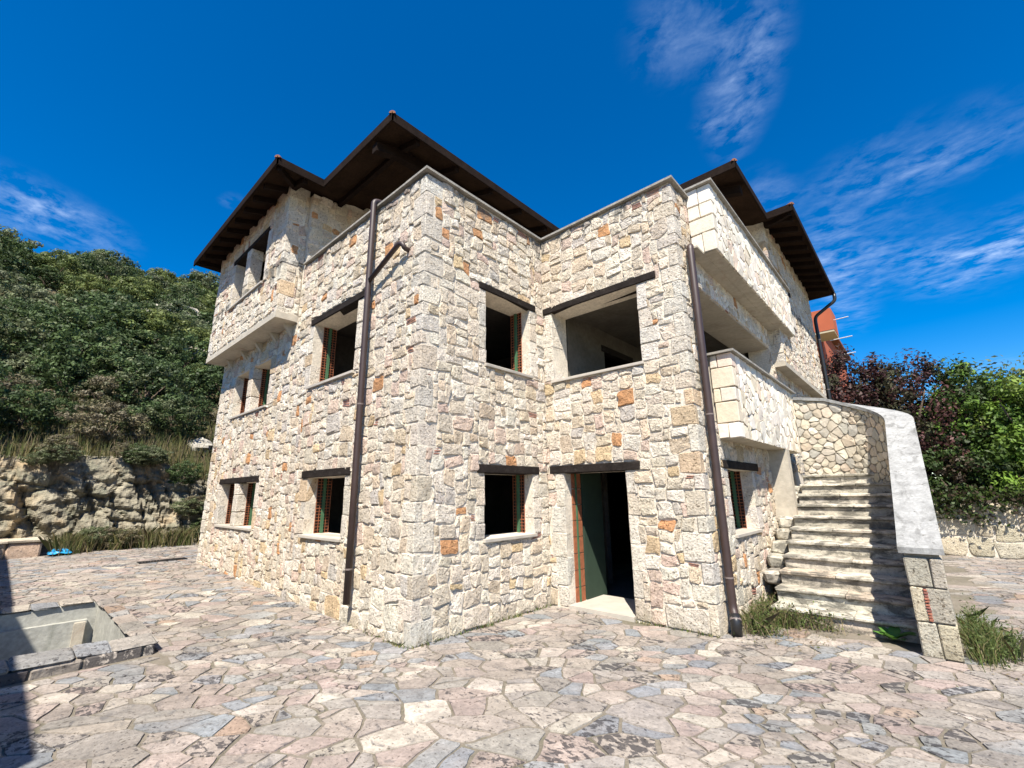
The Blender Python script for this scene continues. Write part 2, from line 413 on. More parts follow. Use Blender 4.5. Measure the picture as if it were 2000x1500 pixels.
# flagstones
def inside_house(x, y, m=0.):
    if XL-m < x < m and -m < y: return True
    if -m < x < XC+m and YB-m < y: return True
    return 2.3 < x < 4.6 and 3.45 < y
PAVE = [(.34, (.272, .235, .202)), (.14, (.278, .226, .199)), (.22, (.240, .219, .194)), (.10, (.190, .198, .206)), (.07, (.226, .225, .218)), (.02, (.285, .213, .16)), (.11, (.35, .312, .265))]
random.seed(11)
PA, PS = math.atan2(.67, .74), 1.55                        # slabs are mostly laid long side across the yard
def to_uv(x, y): return (x*math.cos(PA)+y*math.sin(PA))/PS, -x*math.sin(PA)+y*math.cos(PA)
def to_xy(u, v): u *= PS; return u*math.cos(PA)-v*math.sin(PA), u*math.sin(PA)+v*math.cos(PA)
SPREAD = .62
uvs = [p for p in scatter(-14, 13, -16, 19, .075, .46, 7) if (lambda q: TX0 < q[0] < TX1 and TY0 < q[1] < TY1 and not inside_house(*q, -.25))(to_xy(*p))]
SPREAD = .78
cells = []; seeds = []
for p in voronoi(uvs, .9, .008):
    if not p: continue
    p = [to_xy(*q) for q in p]; todo = [p]
    if area(p) > .05 and random.random() < .45:            # some slabs are broken across
        cx = sum(q[0] for q in p)/len(p)+random.uniform(-.05, .05); cy = sum(q[1] for q in p)/len(p)+random.uniform(-.05, .05); th = random.uniform(0, 3.14)
        ux, uy = math.cos(th), math.sin(th); g = random.uniform(.002, .012); todo = [clip(p, ux, uy, cx*ux+cy*uy-g), clip(p, -ux, -uy, -(cx*ux+cy*uy)-g)]
    for q in todo:
        if len(q) < 3 or area(q) < .003: continue
        cx = sum(a[0] for a in q)/len(q); cy = sum(a[1] for a in q)/len(q)
        k = 1-random.choice((.004, .01, .02, .035))*.5/max(.05, math.sqrt(area(q))); cells.append([(cx+(a[0]-cx)*k, cy+(a[1]-cy)*k) for a in q]); seeds.append((cx, cy))
pieces = []
for s_, poly in zip(seeds, cells):
    if not poly or area(poly) < .004: continue
    cx, cy = s_
    if HOLE[0]-.1 < cx < HOLE[1]+.1 and HOLE[2] < cy < HOLE[3]+.1: continue
    if inside_house(cx, cy, -.12): continue
    # stay out of the basin rim
    for ux, uy, dd, cond in ((1, 0, HOLE[0]-.3, cx < HOLE[0] and cy < HOLE[3]+.1), (-1, 0, -(HOLE[1]+.45), cx > HOLE[1] and cy < HOLE[3]+.1), (0, -1, -(HOLE[3]+.12), cy > HOLE[3])):
        if cond and HOLE[0]-.6 < cx < HOLE[1]+.8 and cy < HOLE[3]+.6: poly = clip(poly, ux, uy, dd)
        if len(poly) < 3: break
    if len(poly) < 3 or area(poly) < .006: continue
    dist = math.hypot(cx-CAM.x, cy-CAM.y)
    ol = [(x+.05*nz(x*2.2, y*2.2, 21)+.008*nz(x*30, y*30, 1), y+.05*nz(x*2.2, y*2.2, 22)+.008*nz(x*30, y*30, 5)) for x, y in rough_outline(poly, .05 if dist < 6 else .16, .012, 3, .04)]
    if len(ol) < 3: continue
    h = random.uniform(.002, .009); tx_, ty_ = random.uniform(-.008, .008), random.uniform(-.008, .008)
    mx_ = sum(p[0] for p in ol)/len(ol); my_ = sum(p[1] for p in ol)/len(ol)
    vs = []; n = len(ol)
    for x, y in ol: vs.append((x, y, zg(x, y)-.02))
    for x, y in ol:
        k = .975; xx = mx_+(x-mx_)*k; yy = my_+(y-my_)*k
        vs.append((xx, yy, zg(xx, yy)+h+tx_*(x-mx_)+ty_*(y-my_)+.003*nz(x*8, y*8)))
    vs.append((mx_, my_, zg(mx_, my_)+h+.002))
    fs = [(i, (i+1) % n, n+(i+1) % n, n+i) for i in range(n)]+[(n+i, n+(i+1) % n, 2*n) for i in range(n)]
    c = pick(PAVE); li = random.uniform(.2, .62) if random.random() < .25 else random.uniform(0, .12)
    if cx > 1.0 and cy < 3: li = min(1, li+(.10 if cx > 2 else .05))
    pieces.append(dict(v=vs, f=fs, c=(*c, li), a=seen_area(vs[n:])))
split_pieces(pieces, 'flagstone', m_pave, lambda p: paving, paving, 'flagstones_further_off', smooth=False)

EAVE = [(-8.95, -.91), (-3.40, -.91), (-3.40, -.02), (-1.0, -.02), (-1.0, 5.03), (2.80, 5.03), (2.80, 7.32), (3.31, 7.32), (3.31, 13.4), (-8.95, 13.4)]
def eave_dist(x, y):
    best = 1e9; n = len(EAVE)
    for i in range(n):
        ax, ay = EAVE[i]; bx, by = EAVE[(i+1) % n]; dx, dy = bx-ax, by-ay
        t = max(0, min(1, ((x-ax)*dx+(y-ay)*dy)/(dx*dx+dy*dy))); best = min(best, max(abs(x-ax-t*dx), abs(y-ay-t*dy)))
    return best
def in_eave(x, y):
    c = False; n = len(EAVE); j = n-1
    for i in range(n):
        xi, yi = EAVE[i]; xj, yj = EAVE[j]
        if (yi > y) != (yj > y) and x < (xj-xi)*(y-yi)/(yj-yi)+xi: c = not c
        j = i
    return c
SL = .30
def soff(x, y): return ZE+SL*min(eave_dist(x, y), 4.2)

# ------------------------------------------------------------------ masonry tools
class Frame:
    """a wall plane: s along the wall, z up, n outwards"""
    def __init__(s, O, D, Nn): s.O = Vector(O); s.D = Vector(D); s.N = Vector(Nn)
    def __call__(s, a, z, n=0.): return tuple(s.O+s.D*a+s.N*n+Vector((0, 0, z)))
    def flip(s): return s.D.cross(Vector((0, 0, 1))).dot(s.N) < 0
def core(mb, fr, s0, s1, z0, z1, holes, t, front=-.007):
    """solid wall with openings, only its outer faces"""
    S = sorted(set([s0, s1]+[v for h in holes for v in h[:2] if s0 < v < s1])); Z = sorted(set([z0, z1]+[v for h in holes for v in h[2:4] if z0 < v < z1]))
    ns, nz_ = len(S)-1, len(Z)-1
    def solid(i, j):
        if not (0 <= i < ns and 0 <= j < nz_): return False
        a, b = (S[i]+S[i+1])/2, (Z[j]+Z[j+1])/2
        return not any(h[0] < a < h[1] and h[2] < b < h[3] for h in holes)
    fl = fr.flip()
    def quad(p):
        mb.add(p[::-1] if fl else p, [(0, 1, 2, 3)])
    for i in range(ns):
        for j in range(nz_):
            if not solid(i, j): continue
            a, b, c, d = S[i], S[i+1], Z[j], Z[j+1]
            quad([fr(a, c, front), fr(b, c, front), fr(b, d, front), fr(a, d, front)])
            quad([fr(a, d, -t), fr(b, d, -t), fr(b, c, -t), fr(a, c, -t)])
            if not solid(i-1, j): quad([fr(a, c, -t), fr(a, c, front), fr(a, d, front), fr(a, d, -t)])
            if not solid(i+1, j): quad([fr(b, c, front), fr(b, c, -t), fr(b, d, -t), fr(b, d, front)])
            if not solid(i, j-1): quad([fr(a, c, -t), fr(b, c, -t), fr(b, c, front), fr(a, c, front)])
            if not solid(i, j+1): quad([fr(a, d, front), fr(b, d, front), fr(b, d, -t), fr(a, d, -t)])
def stone_piece(fr, ol, h, col, back=-.035, ring=.80):
    n = len(ol); cx = sum(p[0] for p in ol)/n; cy = sum(p[1] for p in ol)/n
    if area(ol) < 1e-5: return None
    # outline anticlockwise
    if sum(ol[i][0]*ol[(i+1) % n][1]-ol[(i+1) % n][0]*ol[i][1] for i in range(n)) < 0: ol = ol[::-1]
    ta, tb = random.uniform(-.05, .05), random.uniform(-.05, .05)
    vs = [fr(x, y, back) for x, y in ol]
    vs += [fr(cx+(x-cx)*.97, cy+(y-cy)*.97, h*.35) for x, y in ol]
    vs += [fr(cx+(x-cx)*ring, cy+(y-cy)*ring, h+ta*(x-cx)+tb*(y-cy)+.016*nz(x*16, y*16, 5)) for x, y in ol]
    vs.append(fr(cx, cy, h+random.uniform(0, .010)))
    fs = []
    for k in (0, 1):
        for i in range(n):
            j = (i+1) % n; fs.append((k*n+i, k*n+j, (k+1)*n+j, (k+1)*n+i))
    for i in range(n): fs.append((2*n+i, 2*n+(i+1) % n, 3*n))
    if fr.flip(): fs = [f[::-1] for f in fs]
    return vs, fs
CR = .046
RUB = [(.44, (.66, .58, .465)), (.25, (.70, .64, .54)), (.13, (.62, .515, .385)), (.085, (.62, .485, .395)), (.03, (.56, .515, .455)), (.045, (.61, .465, .29)), (.021, (.55, .29, .14))]
def rubble(fr, s0, s1, z0, z1, blocked, wall, stones, chips, seed, warp=.022, grow=1.0, keep=None):
    """fill a wall with roughly coursed broken rubble of very different sizes, thin brick chips in some joints"""
    rnd = random.Random(seed); cr_ = CR*grow
    ns, nz_ = int(round((s1-s0)/cr_)), int(round((z1-z0)/cr_)); ds, dz = (s1-s0)/ns, (z1-z0)/nz_
    occ = np.zeros((ns, nz_), dtype=bool)
    for h in blocked:
        i0, i1 = int(round((h[0]-s0)/ds)), int(round((h[1]-s0)/ds)); j0, j1 = int(round((h[2]-z0)/dz)), int(round((h[3]-z0)/dz))
        occ[max(0, i0):max(0, i1), max(0, j0):max(0, j1)] = True
    def W(x, y):
        return (x+.050*nz(x*3.0, y*3.4, seed)+.024*nz(x*9, y*9, seed+4), y+.050*nz(x*2.7, y*3.1, seed+9)+.026*nz(x*8, y*9, seed+14))
    for j in range(nz_):
        for i in range(ns):
            if occ[i, j]: continue
            big = rnd.random()
            tw, th = (rnd.triangular(3, 8, 4.5), rnd.triangular(2, 5.6, 3.6)) if big < .55 else (rnd.triangular(2, 5, 3), rnd.triangular(1.6, 4, 2.4)) if big < .95 else (rnd.triangular(6, 11, 8), rnd.triangular(4, 7, 5))
            ww, hh = 1, 1
            while ww < tw and i+ww < ns and not occ[i+ww, j]: ww += 1
            if i+ww+1 == ns or (i+ww < ns and not occ[i+ww, j] and (i+ww+1 >= ns or occ[i+ww+1, j])): ww += 1      # no slivers at the side
            while hh < th and j+hh < nz_ and not occ[i:i+ww, j+hh].any(): hh += 1
            if j+hh+1 == nz_: hh += 1
            occ[i:i+ww, j:j+hh] = True
            a, b, c, d = s0+i*ds, s0+(i+ww)*ds, z0+j*dz, z0+(j+hh)*dz
            if keep and not keep((a+b)/2, (c+d)/2): continue
            wide = ww >= 2 and hh <= 2
            if ww*hh == 1 and rnd.random() < .5: continue
            if (wide and rnd.random() < .27) or (ww == 1 and hh >= 2 and rnd.random() < .10):        # a stack of thin brick chips
                k = max(2, int((d-c)/.030)); colr = rnd.choice([(.30, .15, .11), (.34, .18, .13), (.27, .14, .11), (.40, .23, .16)])
                for q in range(k):
                    y0, y1 = c+(d-c)*(q+.22)/k, c+(d-c)*(q+.78)/k; x0, x1 = a+rnd.uniform(.002, .03), b-rnd.uniform(.002, .03)
                    if x1-x0 < .02: continue
                    P = [W(x0, y0), W(x1, y0+rnd.uniform(-.004, .004)), W(x1, y1), W(x0, y1)]
                    r = stone_piece(fr, P, rnd.uniform(-.008, .004), None, ring=.95)
                    if r: kk = rnd.uniform(.8, 1.2); chips.add(r[0], r[1], (*[v*kk for v in colr], 0))
                continue
            g = rnd.uniform(.002, .010); a += g; b -= g; c += g; d -= g
            mn = min(b-a, d-c); ol = []
            for (x, y, ux, uy, vx, vy) in ((a, c, 1, 0, 0, 1), (b, c, 0, 1, -1, 0), (b, d, -1, 0, 0, -1), (a, d, 0, -1, 1, 0)):
                cut = rnd.random()**.9
                k1, k2 = mn*(.03+.42*cut*rnd.random()), mn*(.03+.42*cut*rnd.random())
                ol.append((x+vx*k2, y+vy*k2))
                if cut > .35: t_ = rnd.uniform(.25, .5); ol.append((x+(ux*k1+vx*k2)*t_, y+(uy*k1+vy*k2)*t_))
                ol.append((x+ux*k1, y+uy*k1))
                L_ = (b-a if ux else d-c)
                if L_ > .15: t_ = rnd.uniform(.35, .65)*L_; o_ = rnd.uniform(-.004, .014); ol.append((x+ux*t_+vx*o_, y+uy*t_+vy*o_))
            ro_ = rnd.gauss(0, .075); cx_, cy_ = (a+b)/2, (c+d)/2; ca, sa_ = math.cos(ro_), math.sin(ro_)
            ol = [W(cx_+(x-cx_)*ca-(y-cy_)*sa_, cy_+(x-cx_)*sa_+(y-cy_)*ca) for x, y in ol]
            r = stone_piece(fr, ol, rnd.uniform(.0, .020), None, ring=rnd.uniform(.80, .93))
            if not r: continue
            random.seed(rnd.random()); col = pick(RUB)
            stones.append(dict(v=r[0], f=r[1], c=(*col, 0), a=seen_area(r[0]) if wall['vis'] else 0, w=wall['o']))
def crazy(fr, s0, s1, z0, z1, wall, stones, seed, r0=.13, r1=.34, pal=None, h=.004, gap=.009, corner_w=0):
    """irregular flat slabs facing a wall"""
    rnd = random.Random(seed); random.seed(seed)
    pts = scatter(s0, s1, z0, z1, r0, r1, 20, rnd)
    polys = voronoi(pts, r1*2.4, gap, [(1, 0, s1), (-1, 0, -s0), (0, 1, z1), (0, -1, -z0)])
    for p in polys:
        if not p or area(p) < .0015: continue
        ol = rough_outline(p, .12, .012, seed, .25); ol = [(min(s1, max(s0, x)), min(z1, max(z0, y))) for x, y in ol]
        if len(ol) < 3: continue
        r = stone_piece(fr, ol, h*rnd.uniform(.3, 1.6), None, ring=.965)
        if r: stones.append(dict(v=r[0], f=r[1], c=(*pick(pal or SLAB), 0), a=seen_area(r[0]) if wall['vis'] else 0, w=wall['o']))
SLAB = [(.5, (.65, .59, .49)), (.33, (.70, .65, .56)), (.12, (.61, .53, .41)), (.05, (.63, .51, .41))]
QPAL = [(.65, (.67, .61, .515)), (.15, (.64, .60, .53)), (.15, (.63, .55, .44)), (.03, (.60, .46, .31)), (.02, (.61, .50, .42))]

# ------------------------------------------------------------------ the house
house = empty('stone_house'); tag(house, 'three-storey stone house with dark wooden eaves and empty window openings', 'house')
T = .42
stones, chips = [], MB()
def new_wall(fr, s0, s1, z0, z1, holes, t=T, vis=True, mat=None, front=-.007):
    mb = MB(); core(mb, fr, s0, s1, z0, z1, holes, t, front); o = mb.build('wall', mat or m_mortar, house)
    return dict(o=o, vis=vis)
def quoin(a, b, parent, c=.008, jit=.009):
    vs, fs = chamfer_box(a, b, c, jit); col = (*pick(QPAL), 0)
    return MB().add(vs, fs, col).build('quoin', m_stone, parent, False)
def corner_quoins(x, y, sx, sy, z0, z1, wall, blk_a, blk_b, sa, sb, seed, p=.006, skip=None):
    """alternating long and short corner blocks. sx, sy: where the house lies from the corner; blk: blocked lists with the s position of the corner and direction"""
    rnd = random.Random(seed); random.seed(seed); z = z0; k = 0
    while z < z1-.05:
        hh = min(rnd.uniform(.17, .36), z1-z)
        if z1-z-hh < .1: hh = z1-z
        la, lb = (rnd.uniform(.20, .32), rnd.uniform(.09, .15)) if k % 2 else (rnd.uniform(.09, .15), rnd.uniform(.20, .32))
        g = .006
        quoin((x-sx*p, y-sy*p, z+g), (x+sx*la, y+sy*lb, z+hh-g), wall)
        if blk_a is not None: c0, dr = sa; blk_a.append((min(c0, c0+dr*la), max(c0, c0+dr*la), z, z+hh))
        if blk_b is not None: c0, dr = sb; blk_b.append((min(c0, c0+dr*lb), max(c0, c0+dr*lb), z, z+hh))
        z += hh; k += 1
def fbox(fr, a, b, c, d, n0, n1):
    p, q = fr(a, c, n0), fr(b, d, n1); return p, q
def window(fr, wall, blk, a, b, z0, z1, la, lb, lz, far, seed, depth=.17, sill=True, frame=True, lintel=True, mull=None):
    """stone-lined opening: jamb blocks, timber lintel, marble sill; the far jamb shows the hollow bricks and the green frame behind"""
    rnd = random.Random(seed); random.seed(seed)
    win = empty('window', house)
    if lintel:
        p, q = fbox(fr, la, lb, z1, lz, -.30, .022); vs, fs = chamfer_box(p, q, .006, .003); MB().add(vs, fs).build('lintel', m_beam, win)
        blk.append((la, lb, z1, lz))
        p, q = fbox(fr, a-.08, b+.08, z1+.012, lz-.01, -T+.01, -.31); MB().box(p, q).build('inner_lintel', m_plaster, win)
    if sill:
        p, q = fbox(fr, a-.03, b+.03, z0-.045, z0, -.30, .045); vs, fs = chamfer_box(p, q, .004, .002); MB().add(vs, fs).build('sill', m_sill, win)
        blk.append((a-.03, b+.03, z0-.05, z0))
    blk.append((a, b, z0, z1))
    edges = [(a, -1), (b, 1)]
    for e, dr in edges:
        z = z0
        while z < z1-.04:
            hh = min(rnd.uniform(.20, .42), z1-z)
            if z1-z-hh < .1: hh = z1-z
            wd = rnd.choice((.15, .2, .28))*rnd.uniform(.9, 1.1)
            p, q = fbox(fr, e, e+dr*wd, z+.004, z+hh-.004, -depth, .006)
            vs, fs = chamfer_box(p, q, .008, .008); MB().add(vs, fs, (*pick(QPAL), 0)).build('jamb_stone', m_stone, win)
            blk.append((min(e, e+dr*wd), max(e, e+dr*wd), z, z+hh)); z += hh
    if mull:
        for m0, m1 in mull:
            z = z0
            while z < z1-.04:
                hh = min(rnd.uniform(.25, .42), z1-z)
                if z1-z-hh < .1: hh = z1-z
                p, q = fbox(fr, m0, m1, z+.003, z+hh-.003, -depth-.05, .010); vs, fs = chamfer_box(p, q, .012, .005)
                MB().add(vs, fs, (*pick(QPAL), 0)).build('mullion_stone', m_stone, win); z += hh
    if frame:
        ends = [(a, 1) if far < 0 else (b, -1)]
        if mull:
            for m0, m1 in mull: ends.append((m1, 1) if far < 0 else (m0, -1))
        for e, dr in ends: hollow(fr, win, e, dr, z0, z1, depth)
    return win
def hollow(fr, win, e, dr, z0, z1, depth):
    """ends of hollow bricks along the jamb: clay webs over a dark sheet for the cell shade, a green upright between"""
    n0, n1 = -depth-.005, -T+.012; k0 = e+dr*.006
    p, q = fbox(fr, k0-dr*.004, k0, z0+.002, z1-.002, n1, n0); MB().box(p, q).build('dark_backing', m_dark, win)  # thin dark sheet in place of the shade inside the bricks
    web = MB(); cell = .047; t = .007
    nzc = int((z1-z0)/cell); cz = (z1-z0)/nzc; nn = max(3, int((n0-n1)/cell)); cn = (n0-n1)/nn
    for i in range(nzc+1):
        z = z0+.004+i*(z1-z0-.008)/nzc; p, q = fbox(fr, k0, k0+dr*.012, z-t/2-(.003 if i % 4 == 0 else 0), z+t/2+(.003 if i % 4 == 0 else 0), n1, n0); web.box(p, q)
    for i in range(nn+1):
        n = n1+i*cn; p, q = fbox(fr, k0, k0+dr*.010, z0+.003, z1-.003, n-t/2, n+t/2); web.box(p, q)
    web.build('hollow_brick', m_clay, win)
    nm = n1+(n0-n1)*.52
    p, q = fbox(fr, k0+dr*.0, k0+dr*.035, z0+.001, z1-.001, nm-.022, nm+.022); MB().box(p, q).build('frame_upright', m_green, win)

# --- left facade (y = 0)
FL = Frame((0, 0, 0), (1, 0, 0), (0, -1, 0)); bL = []
holesL = [(-2.95, -1.72, 1.06, 1.93), (-7.36, -5.22, 1.06, 1.93), (-3.24, -1.70, 3.50, 4.66), (-7.36, -5.18, 3.45, 4.45)]
wL = new_wall(FL, XL, 0, -.1, 6.06, holesL)
window(FL, wL, bL, *holesL[0][:2], 1.06, 1.93, -3.14, -1.55, 2.045, -1, 21)
window(FL, wL, bL, *holesL[1][:2], 1.06, 1.93, -7.48, -5.06, 2.045, -1, 22, mull=[(-6.45, -6.19)])
window(FL, wL, bL, *holesL[2][:2], 3.50, 4.66, -3.36, -1.44, 4.775, -1, 23)
window(FL, wL, bL, *holesL[3][:2], 3.45, 4.45, -7.5, -5.05, 4.55, -1, 24, mull=[(-6.45, -6.19)], lintel=False)
bL.append((XL, BAYX+.03, 4.98, 6.2))
# --- face next to the corner (x = 0)
FA = Frame((0, 0, 0), (0, 1, 0), (1, 0, 0)); bA = []
holesA = [(1.14, 2.18, 1.06, 1.93), (1.16, 2.18, 3.50, 4.66)]
wA = new_wall(FA, .025, YB+.3, -.1, 6.055, holesA)
window(FA, wA, bA, *holesA[0], 1.0, 2.32, 2.045, 1, 31)
window(FA, wA, bA, *holesA[1], 1.01, 2.33, 4.765, 1, 32)
# --- face with the doorway (y = YB)
FB = Frame((0, YB, 0), (1, 0, 0), (0, -1, 0)); bB = []
holesB = [(.32, 1.385, -.2, 1.946), (.19, 1.774, 3.453, 4.655)]
wB = new_wall(FB, .0, XC-.025, -.1, 6.052, holesB)
door = window(FB, wB, bB, .32, 1.385, .02, 1.946, .06, 1.615, 2.06, -1, 41, sill=False, frame=False); door.name = 'doorway'
window(FB, wB, bB, *holesB[1], .02, 2.086, 4.767, -1, 42, frame=False, depth=.30)
# --- right facade (x = XC)
FR_ = Frame((XC, 0, 0), (0, 1, 0), (1, 0, 0)); bR = []
holesR = [(3.57, 4.75, 1.06, 1.95), (3.22, 7.40, 2.6, 4.66)]
wR = new_wall(FR_, YB+.025, 13.0, -.1, 5.2, holesR)
window(FR_, wR, bR, *holesR[0], 3.36, 5.1, 2.07, 1, 51)
bR.append(holesR[1])
wR2 = new_wall(FR_, YB+.025, 3.155, 5.2, 6.048, [])
# quoins
corner_quoins(0, 0, -1, 1, 0, 6.06, wL['o'], bL, bA, (0, -1), (0, 1), 61)
corner_quoins(XC, YB, -1, 1, 0, 6.05, wB['o'], bB, bR, (XC, -1), (YB, 1), 62)
corner_quoins(XL, 0, 1, 1, .14, 4.98, wL['o'], bL, None, (XL, 1), None, 63)
# rubble
rubble(FL, XL, 0, .0, 6.08, bL, wL, stones, chips, 101)
rubble(FA, 0, YB, .0, 6.08, bA, wA, stones, chips, 102)
rubble(FB, .0, XC, .0, 6.08, bB, wB, stones, chips, 103)
rubble(FR_, YB, 7.45, .0, 5.08, bR, wR, stones, chips, 104)
rubble(FR_, YB, 3.15, 5.08, 6.06, [b for b in bR if b[3] > 5.1], wR2, stones, chips, 105)
rubble(FR_, 7.45, 13, 2.0, 4.3, [], wR, stones, chips, 106)
# --- jettied bay, left
FBay = Frame((0, BAYY, 0), (1, 0, 0), (0, -1, 0)); bb = []
hB = [(-7.13, -5.05, 6.0, 7.18)]
wBay = new_wall(FBay, XL, BAYX-.0, BAYZ+.02, 7.86, hB, t=.38)
window(FBay, wBay, bb, -7.13, -5.05, 6.0, 7.18, -7.25, -4.95, 7.27, -1, 71, mull=[(-6.32, -6.04)], depth=.2, frame=False)
FBs = Frame((BAYX, 0, 0), (0, 1, 0), (1, 0, 0)); bbs = []
wBs = new_wall(FBs, BAYY+.03, .1, BAYZ+.02, 7.72, [], t=.36)
corner_quoins(BAYX, BAYY, -1, 1, BAYZ+.0, 7.84, wBay['o'], bb, bbs, (BAYX, -1), (BAYY, 1), 72)
corner_quoins(XL, BAYY, 1, 1, BAYZ+.0, 7.84, wBay['o'], bb, None, (XL, 1), None, 73)
rubble(FBay, XL, BAYX, BAYZ+.1, 7.84, bb, wBay, stones, chips, 107)
rubble(FBs, BAYY, .0, BAYZ+.1, 7.70, bbs, wBs, stones, chips, 108, grow=1.0)
MB().box((XL-.0, BAYY-.02, BAYZ-.06), (BAYX+.02, .02, BAYZ+.06)).build('bay_floor', m_plaster, house)
for x in (-7.75, -6.75, -5.85, -4.98, -4.28):
    mb = MB(); y0, z0 = -.02, BAYZ-.06
    mb.add([(x-.05, 0, z0), (x-.05, -.17, z0), (x-.05, 0, z0-.24), (x+.05, 0, z0), (x+.05, -.17, z0), (x+.05, 0, z0-.24)], [(0, 1, 2), (5, 4, 3), (1, 4, 5, 2), (0, 3, 4, 1), (0, 2, 5, 3)])
    mb.build('corbel', m_plaster, house)
# --- upper storey set back behind the roof terrace
F3a = Frame((-3.93, 0, 0), (0, 1, 0), (1, 0, 0)); w3a = new_wall(F3a, .02, 7.9, 5.1, 7.76, [(1.6, 2.9, 5.1, 7.15)], t=.4)
for y0_, y1_ in ((.7, 1.2), (1.2, 1.8), (1.8, 2.4), (2.4, 7.9)): new_wall(F3a, y0_, y1_, 7.76, soff(-3.93, y0_)+.06, [], t=.39)
rubble(F3a, .0, 6.0, 5.1, 8.4, [(1.6, 2.9, 5.1, 7.15)], w3a, stones, chips, 110, grow=1.1, keep=lambda a, z: z < soff(-3.93, a)-.08)
F3c = Frame((0, .0, 0), (1, 0, 0), (0, -1, 0)); w3c = new_wall(F3c, BAYX-.1, -3.955, 6.05, 7.55, [], t=.3)
F3b = Frame((0, 7.9, 0), (1, 0, 0), (0, -1, 0)); w3b = new_wall(F3b, -3.9, 2.6, 5.1, 8.45, [(-1, .6, 5.1, 7.15)], t=.4)
rubble(F3b, -3.9, 2.6, 5.1, 8.4, [(-1, .6, 5.1, 7.15)], w3b, stones, chips, 111, grow=1.7)
# --- bay on the right
FRb = Frame((RBX, 0, 0), (0, 1, 0), (1, 0, 0)); brb = [(8.1, 9.6, 5.6, 6.9)]
wRb = new_wall(FRb, RBY0+.02, RBY1, RBZ+.03, 7.86, brb, t=.36)
window(FRb, wRb, brb, 8.3, 9.5, 5.6, 6.5, 8.15, 9.65, 6.62, 1, 75, frame=False, depth=.2)
FRs = Frame((0, RBY0, 0), (1, 0, 0), (0, -1, 0)); wRs = new_wall(FRs, 2.2, RBX-.02, RBZ+.03, 8.0, [], t=.36)
bq = []
corner_quoins(RBX, RBY0, -1, 1, RBZ+.0, 7.8, wRb['o'], None, brb, None, (RBY0, 1), 76)
rubble(FRb, RBY0, RBY1, RBZ+.05, 7.85, brb, wRb, stones, chips, 112)
MB().box((2.2, RBY0-.01, RBZ-.05), (RBX+.015, RBY1, RBZ+.05)).build('bay_floor', m_plaster, house)
# --- balconies on the right facade
def balcony(x1, y0, y1, z0, z1, seed, inner=XC-.05):
    b = empty('balcony', house); mb = MB()
    mb.box((inner, y0+.025, z0), (x1-.025, y1, z0+.14)); mb.box((x1-.2, y0+.027, z0+.14), (x1-.025, y1, z1)); mb.box((inner, y0+.025, z0+.14), (x1-.2, y0+.2, z1))
    body = mb.build('parapet', m_plaster, b)
    MB().box((x1-.026, y0+.14, z0+.004), (x1-.010, y1-.002, z1-.002)).build('slab_bed', m_bed, b); MB().box((XC+.006, y0+.012, z0+.003), (x1-.02, y0+.03, z1-.003)).build('slab_bed', m_bed, b)
    fo = Frame((x1, 0, 0), (0, 1, 0), (1, 0, 0)); ff = Frame((0, y0, 0), (1, 0, 0), (0, -1, 0)); wl = dict(o=b, vis=True)
    crazy(fo, y0+.15, y1, z0+.0, z1, wl, slabs, seed, .13, .38)
    rnd = random.Random(seed+1); random.seed(seed); z = z0+.0
    while z < z1-.02:                                   # big sawn blocks on the end face
        hh = min(rnd.uniform(.2, .36), z1-z)
        if z1-z-hh < .1: hh = z1-z
        sp = rnd.choice((None, None, .35, .5)); x = XC+.005
        xs = [x, x1] if sp is None else [x, x+(x1-x)*sp, x1]
        for i in range(len(xs)-1):
            last = i == len(xs)-2
            vs, fs = chamfer_box((xs[i]+.005, y0-.008, z+.006), (xs[i+1]+(.008 if last else -.005), y0+(.16 if last else .05), z+hh-.006), .008, .006)
            MB().add(vs, fs, (*pick(SLAB), 0)).build('end_block', m_smooth, b)
        z += hh
    cp = MB(); cp.box((XC-.02, y0-.06, z1), (x1+.06, y0+.22, z1+.032)); cp.box((x1-.22, y0+.22, z1), (x1+.06, y1+.05, z1+.032)); cp.build('coping', m_coping, b)
    return b
slabs = []
balcony(2.79, 3.16, 8.45, 5.10, 6.215, 201)
balcony(2.73, 3.34, 7.31, 2.35, 3.565, 202)
# copings on the parapet
def coping(pts, z, wd):
    mb = MB(); mb.box(*pts); return mb.build('coping', m_coping, house)
coping(((BAYX+.13, -.055, 6.101), (-.004, .4, 6.135)), 0, 0)
coping(((-.45, -.0565, 6.1), (.0555, YB-.05, 6.1362)), 0, 0)
coping(((-.45, YB-.053, 6.1), (XC+.055, YB+.4, 6.1350)), 0, 0)
coping(((XC-.35, YB+.4, 6.1), (XC+.055, 3.15, 6.1345)), 0, 0)
pb = MB()
pb.box((BAYX, .03, 6.055), (-.03, .36, 6.1)); pb.box((-.4, .03, 6.05), (-.03, YB+.3, 6.099)); pb.box((-.03, YB+.03, 6.045), (XC-.03, YB+.35, 6.098)); pb.build('parapet_bed', m_mortar, house)

# --- floors, inner walls, porch
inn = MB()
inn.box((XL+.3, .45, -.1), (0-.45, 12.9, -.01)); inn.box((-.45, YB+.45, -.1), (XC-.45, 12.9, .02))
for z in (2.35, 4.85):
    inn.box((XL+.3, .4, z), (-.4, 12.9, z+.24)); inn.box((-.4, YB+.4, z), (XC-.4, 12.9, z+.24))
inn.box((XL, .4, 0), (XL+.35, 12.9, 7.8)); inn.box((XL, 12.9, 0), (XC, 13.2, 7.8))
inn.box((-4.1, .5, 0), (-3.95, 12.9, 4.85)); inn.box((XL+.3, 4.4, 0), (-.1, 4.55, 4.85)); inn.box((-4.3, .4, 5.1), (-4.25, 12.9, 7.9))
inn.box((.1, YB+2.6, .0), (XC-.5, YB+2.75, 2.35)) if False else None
inn.build('inner_wall', m_inner, house)
